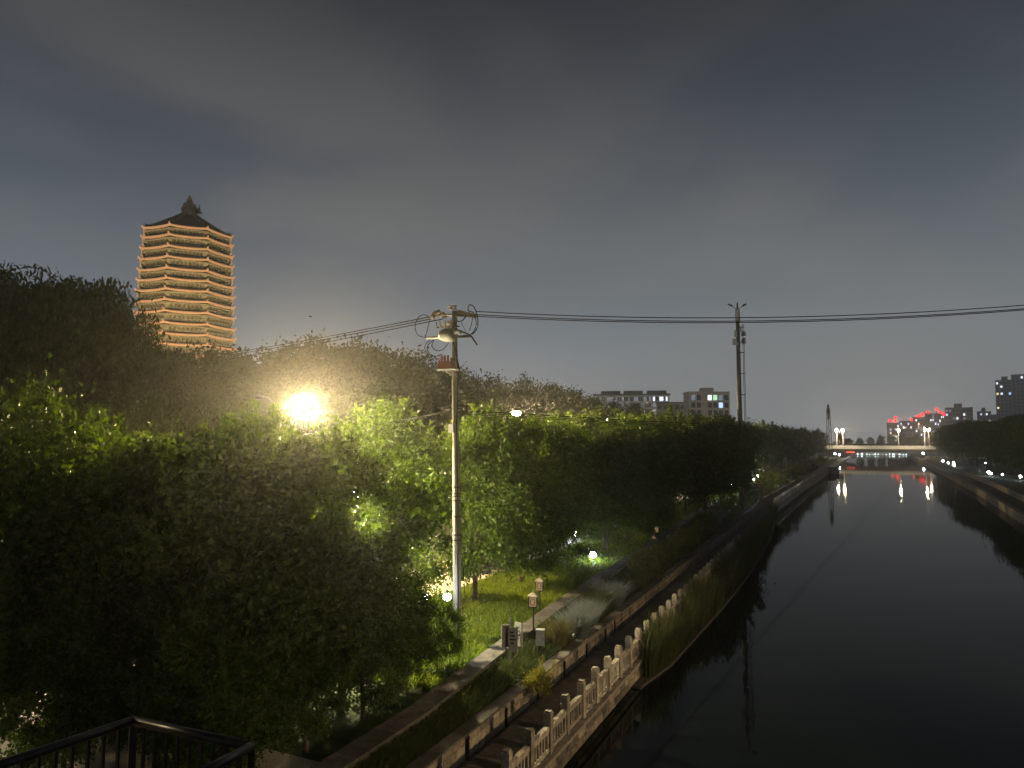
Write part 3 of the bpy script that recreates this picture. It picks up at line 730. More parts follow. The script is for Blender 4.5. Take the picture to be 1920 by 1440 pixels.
for y, lb, pw in [(2.6, 'assumed double-arm street lamp out of view left of the near grove', 3000), (30.4, 'blazing double-arm street lamp in front of the wood, nearest in view', 46000), (58.2, 'second double-arm street lamp, just right of the utility pole', 26000), (86.6, 'third street lamp, small bright head above the trees', 26000), (115, 'fourth street lamp along the road, hidden in foliage', 22000), (143, 'fifth street lamp along the road, hidden in foliage', 22000)]:  # first lamp is assumed, out of view, to light the pavement
    street_lamp(y, lb, pw)

def added_post_lamp(x, y, z, label, power, col, r=.2):
    t_ = thing('added_post_lamp', label, 'lamp', (x, y, 1.6), 0, 'added warm post lamps under the trees')
    k = MB(); k.tube([(0, 0, 0), (0, 0, z - 1.85)], [.07, .05], 8); k.lathe([(.14, 0), (.14, .06), (.07, .1)], 8); k.build('pole', 'dark_metal', t_)
    k = MB(); k.lathe([(r * .4, -.25), (r, -.05), (r, 0.0), (r * .4, .12)], 10); k.v = [(a, b2, c2 + z - 1.6) for a, b2, c2 in k.v]; k.build('globe', 'lamp_post', t_, smooth=True)
    k = MB(); k.lathe([(r * 1.1, .125), (r * .5, .22), (.02, .26)], 10); k.v = [(a, b2, c2 + z - 1.6) for a, b2, c2 in k.v]; k.build('cap', 'dark_metal', t_)
    point(t_, (0, 0, z - 1.6 - .42), power, col, .12)
added_post_lamp(-17.0, 22.4, 7.2, 'assumed warm post lamp, unseen behind the near grove, lighting the trees around the utility pole', 17000, (1.0, 0.84, 0.52))  # assumed lamp hidden by the grove, added to brighten foliage near the pole
added_post_lamp(-23.0, 13.6, 3.6, 'unseen low warm lamp added to light the pavement behind the near grove', 1800, (1.0, 0.82, 0.55))  # added lamp, hidden by the crowns, to brighten the pavement
added_post_lamp(-18.6, 9.2, 3.4, 'unseen low warm lamp added to light the plaza behind the stair railing', 900, (1.0, 0.82, 0.55))  # second unseen lamp, added so the plaza paving shows pale
# ---- path lamps with cool globes
def path_lamp(loc, label, r=0.16, h=None, ground=1.6, grp='cool white path lamps', glow='lamp_cool'):
    t_ = thing('path_lamp', label, 'lamp', (loc[0], loc[1], ground), 0, grp)
    hh = loc[2] - ground
    k = MB(); k.tube([(0, 0, 0), (0, 0, hh - r * 0.8)], [0.055, 0.04], 8); k.lathe([(.11, 0), (.11, .05), (.06, .08)], 8); k.build('pole', 'dark_metal', t_)
    k = MB(); k.lathe([(r * .3, -r * .95), (r * .8, -r * .6), (r, 0), (r * .8, r * .6), (r * .3, r * .95)], 10); k.v = [(a, b2, c2 + hh) for a, b2, c2 in k.v]; k.build('globe', glow, t_, smooth=True)
    k = MB(); k.lathe([(r * 1.0, 0), (r * .5, .06), (.02, .1)], 10); k.v = [(a, b2, c2 + hh + r * .96) for a, b2, c2 in k.v]; k.build('cap', 'dark_metal', t_, smooth=True)
for u, v, d, lb, r in [(838, 1119, 25.8, 'cool white path lamp shining beside the utility pole foot', .15), (797, 1121, 25.5, 'half hidden cool path lamp left of the utility pole', .15), (1022, 1008, 47, 'cool path lamp glimpsed under the trees right of the pole', .18), (1078, 1000, 52, 'faint cool path lamp deep under the riverside trees', .16), (1112, 1040, 44, 'cool path lamp low behind the tree trunks', .18), (1327, 912, 88, 'blue-white path lamp on a dark post by the tree trunks', .24), (1371, 909, 95, 'cool lamp between trunks left of the gateway', .24), (1412, 897, 112, 'bright cool lamp above the gateway roof', .26), (1420, 893, 120, 'smaller cool lamp right of the gateway', .2), (155, 807, 60, 'tiny blue lamp glinting in the dark willows', .12), (486, 1157, 30, 'tiny white lamp glinting in the near grove', .12)]:
    path_lamp(atd(u, v, d), lb, r, glow='lamp_near' if u in (1327, 1371, 1412) else ('lamp_mid' if u > 700 else 'lamp_cool'))
for i, (u, v, d, r) in enumerate([(1768, 866, 205, .24), (1778, 871, 190, .2), (1788, 868, 178, .24), (1789, 874, 172, .2), (1854, 887, 138, .26), (1859, 892, 134, .14), (1880, 896, 130, .11), (1914, 900, 124, .2), (1848, 868, 150, .09)]):
    p = atd(u, v, d); path_lamp((p.x, p.y, max(p.z, 2.4)), f'white lamp on the right bank path, {ORD[i]} from the bridge', r, ground=1.75, grp='right bank path lamps')

# ---- lantern posts on the near bed
def lantern_post(loc, ground, label):
    t_ = thing('lantern_post', label, 'lantern', (loc.x, loc.y, ground), R(12), 'square lantern posts')
    h = loc.z - ground - 0.19
    k = MB(); k.tube([(0, 0, 0), (0, 0, h)], 0.028, 8); k.lathe([(.08, 0), (.08, .05), (.03, .09)], 8); k.build('pole', 'dark_metal', t_)
    k = MB()
    for sx_ in (-1, 1):
        for sy_ in (-1, 1): k.box(sx_ * .15 - .014, sx_ * .15 + .014, sy_ * .15 - .014, sy_ * .15 + .014, h, h + .38)
    k.box(-.17, .17, -.17, .17, h - .02, h + .012); k.box(-.17, .17, -.17, .17, h + .37, h + .395)
    for a in range(4):
        M = Matrix.Rotation(a * math.pi / 2, 4, 'Z')
        for (x0, x1, z0, z1) in ((-.085, -.065, .07, .31), (.065, .085, .07, .31), (-.085, .085, .29, .31), (-.085, .085, .07, .09), (-.14, -.085, .18, .20), (.085, .14, .18, .20)):
            k.box(x0, x1, -.158, -.140, h + z0, h + z1, M)
    fr = k.build('lantern_frame', 'dark_metal', t_)
    k = MB(); k.box(-.128, .128, -.128, .128, h + .016, h + .366); k.build('glass', 'lantern_glow', fr)
    k = MB(); k.add([(-.21, -.21, h + .398), (.21, -.21, h + .398), (.21, .21, h + .398), (-.21, .21, h + .398), (0, 0, h + .53)], [(3, 2, 1, 0), (0, 1, 4), (1, 2, 4), (2, 3, 4), (3, 0, 4)]); k.box(-.02, .02, -.02, .02, h + .5, h + .6); k.build('cap', 'stone_pale', t_)
lantern_post(atd(1000, 1127, 27.4), 1.45, 'square latticed lantern on a thin post beside the white cabinet, nearer of two')
lantern_post(atd(1012, 1098, 31.0), 1.45, 'square latticed lantern just above and behind the nearer lantern')
lantern_post(atd(1226, 1010, 52.0), 1.45, 'small latticed lantern farther along, in front of the lamplit grass')
lantern_post(atd(1231, 993, 57.0), 1.45, 'dim latticed lantern just above the farther lantern')

# ---- notice post with three boards, white cabinet
p = atz(958, 1266, 1.25)
t_ = thing('notice_post', 'post with three small notice boards in the planting bed', 'sign', (p.x, p.y, 1.2), R(20))
k = MB(); k.tube([(0, 0, 0), (0, 0, 1.95)], 0.04, 8); k.build('pole', 'galvanised', t_)
for i, (dx, dy, a, z0, z1) in enumerate(((-.17, .0, 22, .98, 1.72), (.08, -.10, -8, .85, 1.66), (.26, .06, -40, 1.0, 1.78))):
    M = Matrix.Translation((dx, dy, 0)) @ Matrix.Rotation(R(a), 4, 'Z')
    k = MB(); k.box(-.16, .16, -.035, .035, z0, z1, M); bd = k.build('board', 'sign_white' if i else 'lamp_paint', t_)
    if i:
        k = MB()
        for j in range(4): k.box(-.10 + .02 * (j % 2), .04 + .03 * (j % 3), -.042, -.038, z1 - .18 - j * .12, z1 - .13 - j * .12, M)
        k.build('text_block', 'dark_metal', bd)
k = MB(); k.tube([(-.17, 0, .98), (-.14, -.02, .4), (-.02, 0, .05)], .014, 6); k.tube([(0.02, 0, 1.0), (.10, .02, .6), (.03, 0, .3)], .014, 6); k.build('cable', 'rubber', t_)
p = atz(1013, 1240, 1.25)
t_ = thing('control_cabinet', 'white box on a dark post at the end of the silvery grasses', 'cabinet', (p.x, p.y, 1.2), R(14))
k = MB(); k.box(-.14, .14, -.10, .10, .62, 1.14); k.build('box', 'sign_white', t_)
k = MB(); k.box(-.165, .165, -.125, .125, 1.142, 1.18); k.build('lid', 'sign_white', t_)
k = MB(); k.box(-.06, .06, -.05, .05, -.05, .618); k.build('post', 'dark_metal', t_)
k = MB(); k.box(.09, .11, -.112, -.1025, .82, .92); k.build('handle', 'dark_metal', t_)

# ------------------------------------------------------------------ utility pole
PB = Vector((-13.57, 24.19, 1.5)); dep = float(np.dot(np.array(PB) - np.array([0, 0, CAM_H]), _fw))
up_ = thing('utility_pole', 'tall concrete utility pole with crossarms, switchgear and looping cables', 'utility pole', PB)
def L(u, v, dd=0.0): return atd(u, v, dep + dd) - PB
top = L(852, 583)
k = MB(); k.tube([(0, 0, -0.1), top * 0.5, top], [0.17, 0.135, 0.10], 14); k.build('shaft', 'pole_concrete', up_, smooth=True)
for v in (913, 925, 930, 938, 1002, 1012, 968):
    f = (1205 - v) / (1205 - 583); c_ = top * f; rr = 0.17 - 0.07 * f
    k = MB(); k.lathe([(rr + .025, -.025), (rr + .03, 0), (rr + .025, .025)], 14, c_); k.build('band', 'dark_metal', up_)
k = MB(); k.tube([L(855, 640, -.16), L(859, 700, -.17), L(856, 790, -.17), L(858, 950, -.18), L(859, 1190, -.2)], .022, 6); k.build('riser_cable', 'rubber', up_)
k = MB(); k.tube([L(850, 640, -.15), L(862, 696, -.15)], .026, 6); k.build('riser_cable', 'rubber', up_)
def bar(a, b2, w, name, m2):
    k = MB(); k.tube([a, b2], w, 4); return k.build(name, m2, up_)
bar(L(812, 590, .5), L(890, 592, -.5), .05, 'crossarm', 'lamp_paint')
bar(L(798, 634, .4), L(884, 630, -.4), .055, 'crossarm', 'lamp_paint')
bar(L(843, 612, -.12), L(884, 629, -.4), .03, 'brace', 'dark_metal')
bar(L(818, 614, -.1), L(862, 612, -.1), .025, 'crossarm', 'dark_metal')
def insul(p, d, n=3, s=1.0):
    k = MB(); d = Vector(d).normalized(); M = d.to_track_quat('Z', 'Y').to_matrix().to_4x4(); M.translation = p
    q = MB(); pr = []
    for i in range(n): pr += [(.03 * s, i * .1 * s), (.095 * s, i * .1 * s + .02 * s), (.085 * s, i * .1 * s + .05 * s), (.03 * s, i * .1 * s + .06 * s)]
    q.lathe(pr, 10); q.v = [tuple(M @ Vector(v_)) for v_ in q.v]; q.build('insulator', 'ceramic', up_, smooth=True)
wl = [(803, 594), (806, 601), (830, 597)]
for (u, v) in ((814, 592), (818, 586), (824, 584), (832, 588), (836, 591)): insul(L(u, v, .25), (-.9, .3, -.25), 2, 1.0)
for (u, v) in ((846, 581), (852, 581)): insul(L(u, v), (0, 0, 1), 2, 1.1)
for (u, v) in ((858, 585), (866, 587), (874, 589), (880, 591), (886, 592)): insul(L(u, v, -.25), (.9, -.2, -.15), 2, 1.0)
for (u, v) in ((836, 617), (842, 613)): insul(L(u, v, -.25), (-.2, 0, 1), 3, .8)
# switch drum
k = MB(); c_ = L(840, 628, -.3)
k.lathe([(.12, -.34), (.22, -.30), (.30, -.18), (.33, 0), (.33, .18), (.27, .28), (.14, .33)], 16)
k.v = [tuple(c_ + Vector((z, x, y2 * .8))) for x, y2, z in k.v]; sw = k.build('switch_tank', 'lamp_paint', up_, smooth=True)
k = MB()
for i in range(3): k.tube([c_ + Vector((-.25 + .22 * i, -.1, .26)), c_ + Vector((-.28 + .24 * i, -.15, .55))], [.045, .03], 8)
k.build('bushing', 'ceramic', sw)
k = MB(); k.tube([c_ + Vector((.34, -.1, .05)), c_ + Vector((.5, -.12, .1)), c_ + Vector((.62, -.1, .0))], [.09, .08, .05], 8); k.build('drive_box', 'grey_paint', sw)
# red cabinet on a shelf
c_ = L(837, 683, -.25)
k = MB(); k.box(-.28, .28, -.16, .16, -.17, .10); k.v = [tuple(c_ + Vector(p)) for p in k.v]; rb_ = k.build('red_switch_box', 'red_paint', up_)
for i in range(4):
    k = MB(); k.tube([c_ + Vector((-.21 + .14 * i, 0, .10)), c_ + Vector((-.21 + .14 * i, 0, .34 if i < 3 else .24))], [.045, .04], 8); k.build('bushing', 'red_paint', rb_)
k = MB(); k.box(-.34, .45, -.2, .2, -.215, -.175); k.v = [tuple(c_ + Vector(p)) for p in k.v]; k.build('shelf', 'grey_paint', up_)
bar(c_ + Vector((-.12, 0, -.22)), L(849, 704, -.1), .018, 'shelf_bracket', 'galvanised'); bar(c_ + Vector((.1, 0, -.22)), L(857, 706, -.12), .018, 'shelf_bracket', 'galvanised')
k = MB(); c_ = L(847, 803, -.2); k.box(-.10, .10, -.08, .08, -.17, .17); k.v = [tuple(c_ + Vector(p)) for p in k.v]; k.build('junction_box', 'sign_white', up_)
bar(L(834, 768, .2), L(866, 766, -.2), .025, 'crossarm', 'dark_metal')
for (u, v) in ((870, 766), (878, 766)): insul(L(u, v, -.2), (1, 0, 0), 1, .8)
def loop(pts, r=.016):
    P3 = [L(*p) for p in pts]; out = []
    for i in range(len(P3) - 1):                       # catmull-rom smoothing
        p0, p1, p2, p3 = P3[max(i - 1, 0)], P3[i], P3[i + 1], P3[min(i + 2, len(P3) - 1)]
        for t2 in (0, .25, .5, .75): out.append(0.5 * ((2 * p1) + (p2 - p0) * t2 + (2 * p0 - 5 * p1 + 4 * p2 - p3) * t2 ** 2 + (3 * p1 - p0 - 3 * p2 + p3) * t2 ** 3))
    out.append(P3[-1]); k = MB(); k.tube(out, r, 6); k.build('jumper_cable', 'rubber', up_, smooth=True)
loop([(806, 596, .4), (796, 590, .4), (786, 594, .4), (779, 606, .4), (779, 618, .4), (785, 629, .4), (798, 633, .4)])
loop([(805, 601, .4), (801, 620, .4), (797, 632, .4)])
loop([(812, 592, .2), (815, 600, .2), (808, 602, .2)])
loop([(806, 637, .2), (798, 646, .1), (797, 656, .1), (803, 664, 0), (812, 668, -.1), (822, 667, -.2), (829, 664, -.25)])
loop([(812, 638, .2), (803, 646, .1), (801, 655, .1), (806, 663, 0), (816, 668, -.1), (826, 665, -.25)])
loop([(814, 637, .1), (810, 647, 0), (814, 655, -.1), (822, 658, -.1), (832, 654, -.2), (841, 643, -.3)])
loop([(889, 586, -.5), (878, 582, -.5), (879, 573, -.5), (884, 572, -.5), (890, 578, -.5), (895, 593, -.5), (896, 608, -.5), (892, 620, -.5), (885, 627, -.4)], .02)
loop([(890, 592, -.5), (893, 606, -.5), (889, 620, -.45), (883, 626, -.4)])
loop([(886, 594, -.4), (884, 608, -.4), (880, 620, -.4)])
loop([(856, 600, -.1), (860, 603, -.2), (868, 600, -.3), (874, 592, -.35)], .022)
loop([(884, 630, -.4), (888, 637, -.4), (895, 647, -.4)], .03)
loop([(818, 604, .1), (820, 612, 0), (828, 614, -.1)])
loop([(864, 604, -.3), (870, 615, -.3), (874, 622, -.3)], .01)
loop([(861, 930, -.1), (866, 950, -.1), (864, 1000, -.15), (868, 1060, -.1), (872, 1120, 0)], .012)

# ---- overhead wires
def wire(name, a, b2, sag, r, label, n=28, group=None):
    a, b2 = Vector(a), Vector(b2); pts = []
    for i in range(n + 1):
        t2 = i / n; p = a.lerp(b2, t2); p.z -= sag * 4 * t2 * (1 - t2); pts.append(p)
    k = MB(); k.tube(pts, r, 5); return tag(k.build(name, 'rubber', None, smooth=True), label, 'power cable', group)
for i, (v0, v1, nm) in enumerate(((584, 537, 'upper'), (590, 544, 'middle'), (593, 546, 'lowest'))):
    wire('power_cable', atd(893, v0, dep - .5), atd(2350, v1 - 12, 27), 0.72, .017, f'{nm} of three high cables running right from the utility pole', group='high cables right')
for i, (u0, v0, u1, v1, nm) in enumerate(((806, 594, 330, 672, 'upper'), (808, 598, 330, 676, 'middle'), (830, 598, 330, 685, 'lowest'))):
    wire('power_cable', atd(u0, v0, dep + .3), atd(u1, v1, 80), 0.25, .022, f'{nm} of three high cables running left from the pole toward the pagoda', group='high cables left')
wire('low_cable', atd(846, 769, dep), atd(560, 816, 40), .12, .028, 'thick low cable running left from the pole through the treetops')
for i, (v0, v1, nm) in enumerate(((770, 813, 'topmost'), (773, 816.5, 'middle'), (776, 819, 'lowest'))):
    wire('low_cable', atd(868, v0, dep), atd(1700, v1, 430), .35 + .1 * i, .02 if i == 0 else .013, f'{nm} of the low cables running from the pole over the riverside trees', group='low cables right')

# ------------------------------------------------------------------ antenna masts
mb = atd(1388, 810, 77); mast = thing('lighting_mast', 'tall pale mast with twin lamp arms and antennas above the trees', 'mast', (mb.x, mb.y, 1.55))
zt = atd(1387, 572, 77).z - 1.55
def mz(v): return atd(1388, v, 77).z - 1.55
k = MB(); k.tube([(0, 0, 0), (0, 0, zt * .6), (0, 0, mz(600))], [.30, .24, .2], 12); k.build('shaft', 'grey_paint', mast, smooth=True)
k = MB(); k.tube([(0, 0, mz(600) + .01), (0, 0, mz(578))], [.27, .25], 12); k.build('upper_shaft', 'white_paint', mast, smooth=True)
k = MB(); k.tube([(0, 0, mz(578) + .01), (0, 0, mz(564))], [.10, .07], 8); k.build('tip', 'dark_metal', mast)
for s in (-1, 1):
    k = MB(); k.tube([(0, 0, mz(579)), (s * .35 * _rt[0], s * .35 * _rt[1], mz(574)), (s * .62 * _rt[0], s * .62 * _rt[1], mz(570))], .05, 6); k.build('lamp_arm', 'white_paint', mast)
    k = MB(); k.tube([(s * .58 * _rt[0], s * .58 * _rt[1], mz(570)), (s * 1.0 * _rt[0], s * 1.0 * _rt[1], mz(567))], [.11, .09], 8); k.build('lamp_head', 'grey_paint', mast)
for (du, v0, v1, w) in ((-7, 634, 645, .2), (10, 632, 643, .18), (-5, 618, 630, .12), (10, 620, 628, .22), (4, 610, 620, .1), (-3, 646, 640, .1)):
    k = MB(); z0, z1 = sorted((mz(v0), mz(v1))); cx = du * 77 / FPX
    k.box(cx - w, cx + w, -.25, .1, z0, z1, Matrix.Rotation(YAW, 4, 'Z')); k.build('antenna', 'white_paint', mast)
k = MB(); M = Matrix.Rotation(YAW, 4, 'Z')
for off in (.42, .56): k.box(off - .02, off + .02, -.3, -.25, 2, mz(606), M)
for i in range(int((mz(606) - 2) / .45)): k.box(.42, .56, -.29, -.26, 2 + i * .45, 2.03 + i * .45, M)
k.build('ladder', 'dark_metal', mast)
for v in (612, 640, 660, 700, 740): 
    k = MB(); k.box(-.05, .6, -.28, -.05, mz(v) - .03, mz(v) + .03, M); k.build('bracket', 'dark_metal', mast)
lb_ = atd(1555, 830, 240); lt = thing('lattice_tower', 'slim dark lattice tower behind the left bank trees near the bridge', 'tower', (lb_.x, lb_.y, 1.6))
ht = atd(1555, 757, 240).z - 1.6
k = MB()
for sx_, sy_ in ((-1, -1), (1, -1), (0, 1)): k.tube([(sx_ * .9, sy_ * .9, 0), (sx_ * .5, sy_ * .5, ht * .92)], .10, 5)
k.build('leg', 'dark_metal', lt)
k = MB()
for i in range(14):
    z0 = ht * .92 * i / 14; z1 = ht * .92 * (i + 1) / 14; w0 = .9 - .4 * i / 14; w1 = .9 - .4 * (i + 1) / 14
    sg = 1 if i % 2 else -1
    k.tube([(-w0 * sg, -w0, z0), (w1 * sg, -w1, z1)], .05, 4); k.tube([(w0 * sg, -w0, z0), (0, w1, z1)], .05, 4)
k.build('lattice', 'dark_metal', lt)
for zz, w in ((.77, .30), (.86, .42), (.94, .32)):
    k = MB(); k.lathe([(w, ht * zz - .9), (w * 1.05, ht * zz), (w, ht * zz + .9)], 6); k.build('antenna', 'dark_metal', lt)
k = MB(); k.tube([(0, 0, ht * .92), (0, 0, ht)], .08, 5); k.build('tip', 'dark_metal', lt)

# ------------------------------------------------------------------ pagoda
PD = 150.0
pc = atd(346, 655, PD); PG = Vector((pc.x, pc.y, ground_z(pc.x)))
az = math.atan2(-PG.y, -PG.x)                          # towards the camera
pg = thing('pagoda', 'octagonal floodlit pagoda with thirteen orange edged eaves above the trees', 'pagoda', PG, az)
EV = [419, 438, 460, 481, 503, 523, 543.5, 564, 585.6, 608, 628.5, 648, 669]
def pz(v, d=141.0): return atd(346, v, d).z - PG.z
NE = len(EV)
def octv(r, z, lift=0.0):
    return [(r * math.cos(R(22.5 + 45 * j)), r * math.sin(R(22.5 + 45 * j)), z + lift) for j in range(8)]
def eave_ring(q, r0, z0, r1, z1, lift):
    """tile slope from outer edge r0 up to wall r1; corners turned up by lift"""
    k = len(q.v); n = 6
    for j in range(8):
        a, b2 = octv(1, 0)[j], octv(1, 0)[(j + 1) % 8]
        for s in range(n):
            t2 = s / n; c_ = abs(t2 - .5) * 2; x = a[0] + (b2[0] - a[0]) * t2; y2 = a[1] + (b2[1] - a[1]) * t2
            q.v.append((x * r0, y2 * r0, z0 + lift * c_ ** 3)); q.v.append((x * r1, y2 * r1, z1))
    m_ = 8 * n
    for i in range(m_):
        a = k + 2 * i; b2 = k + 2 * ((i + 1) % m_); q.f.append((a, b2, b2 + 1, a + 1))
def rim(q, r0, z0, z1, r1, lift):
    k = len(q.v); n = 6
    for j in range(8):
        a, b2 = octv(1, 0)[j], octv(1, 0)[(j + 1) % 8]
        for s in range(n):
            t2 = s / n; c_ = abs(t2 - .5) * 2; x = a[0] + (b2[0] - a[0]) * t2; y2 = a[1] + (b2[1] - a[1]) * t2; w = lift * c_ ** 3
            q.v += [(x * r0, y2 * r0, z0 + w), (x * r0, y2 * r0, z1 + w), (x * r1, y2 * r1, z1 + w), (x * r1, y2 * r1, z0 + w)]
    m_ = 8 * n
    for i in range(m_):
        a = k + 4 * i; b2 = k + 4 * ((i + 1) % m_)
        for j in range(4): q.f.append((a + j, b2 + j, b2 + (j + 1) % 4, a + (j + 1) % 4))
for i in range(NE):
    ze = pz(EV[i]); Rr = 9.15 + (10.75 - 9.15) * (i / (NE - 1)) ** 0.9; rw_ = Rr - 1.35
    zn = pz(EV[i + 1]) if i + 1 < NE else 10.0
    k = MB(); k.lathe([(rw_ - .1, zn + .62), (rw_, zn + .72), (rw_, ze - .62), (rw_ + .12, ze - .55)], 8, ph=R(22.5)); k.build('storey_wall', 'pagoda_stone', pg)
    k = MB(); k.lathe([(rw_ + .15, ze - .90), (rw_ + .55, ze - .55), (Rr - .25, ze - .28), (Rr - .3, ze - .10)], 8, ph=R(22.5)); so_ = k.build('bracket_band', 'pagoda_cream', pg)
    k = MB()                                           # bracket sets, proud of the band
    for j in range(8):
        a, b2 = Vector(octv(1, 0)[j]), Vector(octv(1, 0)[(j + 1) % 8])
        for s in range(1, 9):
            d = a.lerp(b2, s / 9.0); nrm = ((a + b2) / 2).normalized(); ang = math.atan2(nrm.y, nrm.x)
            M = Matrix.Translation((d.x * (rw_ + .35), d.y * (rw_ + .35), ze - .72)) @ Matrix.Rotation(ang, 4, 'Z')
            k.box(-.1, .34, -.16, .16, -.30, .12, M); k.box(-.2, .52, -.09, .09, -.02, .26, M)
    br = k.build('bracket_sets', 'pagoda_bracket', so_); br['kind'] = 'stuff'
    k = MB()
    if i > 0: eave_ring(k, Rr - .04, ze + .26, Rr - 1.28 - .3, ze + .95, .22)
    else: eave_ring(k, Rr - .04, ze + .26, Rr - .5, ze + .5, .22)
    ev = k.build('eave', 'pagoda_tile', pg)
    k = MB(); rim(k, Rr, ze - .06, ze + .22, Rr - .3, .22); k.build('eave_edge', 'terracotta_glow', ev)
    k = MB()                                           # tile ends along the edge
    for j in range(8):
        a, b2 = Vector(octv(1, 0)[j]), Vector(octv(1, 0)[(j + 1) % 8])
        for s in range(18):
            d = a.lerp(b2, (s + .5) / 18.0); c_ = abs((s + .5) / 18 - .5) * 2; ang = math.atan2(((a + b2) / 2).y, ((a + b2) / 2).x)
            M = Matrix.Translation((d.x * Rr, d.y * Rr, ze + .25 + .22 * c_ ** 3)) @ Matrix.Rotation(ang, 4, 'Z')
            k.box(-.5, .03, -.10, .10, -.06, .14, M)
    te = k.build('tile_ends', 'terracotta_glow', ev); te['kind'] = 'stuff'
    for j in range(8):
        c_ = octv(Rr + .12, ze + .42)[j]; k = MB(); M = Matrix.Translation(c_) @ Matrix.Rotation(R(22.5 + 45 * j), 4, 'Z')
        k.box(-.9, .05, -.12, .12, -.12, .18, M); k.box(-.05, .22, -.09, .09, 0, .42, M); k.build('corner_ridge', 'terracotta_glow', ev)
# top roof: swept octagonal pyramid with ridges
z0 = pz(EV[0]) + .5; zr = atd(350, 398, PD).z - PG.z
prof = [(8.7, z0), (6.1, z0 + (zr - z0) * .34), (3.8, z0 + (zr - z0) * .66), (2.4, z0 + (zr - z0) * .86), (1.5, zr)]
k = MB(); k.lathe(prof, 8, ph=R(22.5)); rf = k.build('roof', 'pagoda_tile', pg)
for j in range(8):
    w = R(22.5 + 45 * j); k = MB(); k.tube([(r * math.cos(w), r * math.sin(w), z + .1) for r, z in prof], .2, 6); k.build('hip_ridge', 'spire_stone', rf)
k = MB()
for j in range(8):
    a0, a1 = R(22.5 + 45 * j), R(67.5 + 45 * j)
    for s in range(1, 14):
        t2 = s / 14
        pts = []
        for r, z in prof:
            p0 = Vector((r * math.cos(a0), r * math.sin(a0), z + .03)).lerp(Vector((r * math.cos(a1), r * math.sin(a1), z + .03)), t2); pts.append(p0)
        k.tube(pts[:3], .09, 4)
tr_ = k.build('tile_rows', 'pagoda_tile', rf); tr_['kind'] = 'stuff'
def sz_(v): return atd(352, v, PD).z - PG.z
k = MB(); k.lathe([(1.7, sz_(400)), (1.75, sz_(396)), (1.45, sz_(394)), (1.4, sz_(390)), (1.7, sz_(388)), (1.55, sz_(384)), (1.2, sz_(382)), (1.35, sz_(378)), (1.15, sz_(375.5))], 12); sp_ = k.build('spire', 'spire_stone', pg, smooth=False)
k = MB(); k.lathe([(.45, sz_(375.4)), (.35, sz_(374)), (.62, sz_(372)), (.66, sz_(369.5)), (.45, sz_(367)), (.3, sz_(366)), (.42, sz_(364)), (.25, sz_(361.5)), (.05, sz_(359))], 12); k.build('finial', 'spire_stone', sp_, smooth=True)
k = MB(); k.lathe([(10.9, 0), (10.9, 2.2), (10.2, 2.4), (10.2, 4.6), (10.6, 5), (8.9, 5.3), (8.9, 10.4)], 8, ph=R(22.5)); k.build('base', 'pagoda_stone', pg)
# small shrub seeded on the spire ledge
o = place(SHR[0], 'ledge_plant', pg, (.3, 1.6, sz_(394)), 0, (.8, .8, .9)); 
for j, (rr_, aa, ss) in enumerate(((9.0, 68, .55), (9.0, -66, .5), (8.7, 24, .35))):
    place(SHR[1], 'ledge_plant', pg, (rr_ * .94 * math.cos(R(aa)), rr_ * .94 * math.sin(R(aa)), z0 - .1), 0, (ss, ss, ss))
# assumed floodlight masts, unseen behind trees, added to light the pagoda
for i, (da, dist, pw) in enumerate(((-38, 42, 46000), (2, 40, 28000), (62, 40, 32000))):
    a = az + R(da); b0 = Vector((PG.x + dist * math.cos(a), PG.y + dist * math.sin(a), 0)); b0.z = ground_z(b0.x)
    fm = thing('assumed_floodlight_mast', f'assumed unseen floodlight mast among the trees aimed at the pagoda, {ORD[i]} of three', 'floodlight', b0, 0, 'assumed pagoda floodlights')
    k = MB(); k.tube([(0, 0, 0), (0, 0, 13.5)], [.16, .09], 8); k.build('pole', 'galvanised', fm)
    k = MB(); k.box(-.5, .5, -.12, .12, 13.5, 14.0); k.build('lamp_head', 'dark_metal', fm)
    spot(fm, (0, 0, 14.2), PG + Vector((0, 0, 36)), pw, (1.0, 0.72, 0.38), 62, .6, .3)

# ------------------------------------------------------------------ bridges
def bx(name, m2, parent, x0, x1, y0, y1, z0, z1): k = MB(); k.box(x0, x1, y0, y1, z0, z1); return k.build(name, m2, parent)
BY = 322.0
bz = lambda v: aty(1645, v, BY).z
br_ = thing('road_bridge', 'lamplit road bridge crossing the canal in the distance', 'bridge', (0, BY, 0))
bx('deck', 'dark_concrete', br_, -14, 44, -1.9, 14, bz(847), bz(842))
pp = bx('parapet', 'white_paint', br_, -14, 44, -.25, .15, bz(842) + .01, bz(836))
for i in range(30): k = MB(); k.box(-13.5 + i * 1.97, -13.1 + i * 1.97, -.30, .2, bz(842) + .02, bz(835)); k.build('parapet_post', 'white_paint', pp)
k = MB(); n = 20                                       # shallow arch soffit
x0, x1 = -1.0, 27.5
for i in range(n + 1):
    t2 = i / n; x = x0 + (x1 - x0) * t2; zz = bz(848) - 2.6 * abs(2 * t2 - 1) ** 3.5
    k.v += [(x, .1, zz), (x, .1, bz(847) - .005), (x, 13.8, zz), (x, 13.8, bz(847) - .005)]
for i in range(n): a = 4 * i; k.f += [(a, a + 4, a + 5, a + 1), (a + 2, a + 3, a + 7, a + 6), (a, a + 2, a + 6, a + 4)]
k.build('arch', 'concrete', br_)
bx('abutment', 'concrete', br_, -9, -.9, .05, 13.9, -.5, bz(847) - .01); bx('abutment', 'concrete', br_, 27.4, 36, .05, 13.9, -.5, bz(847) - .01)
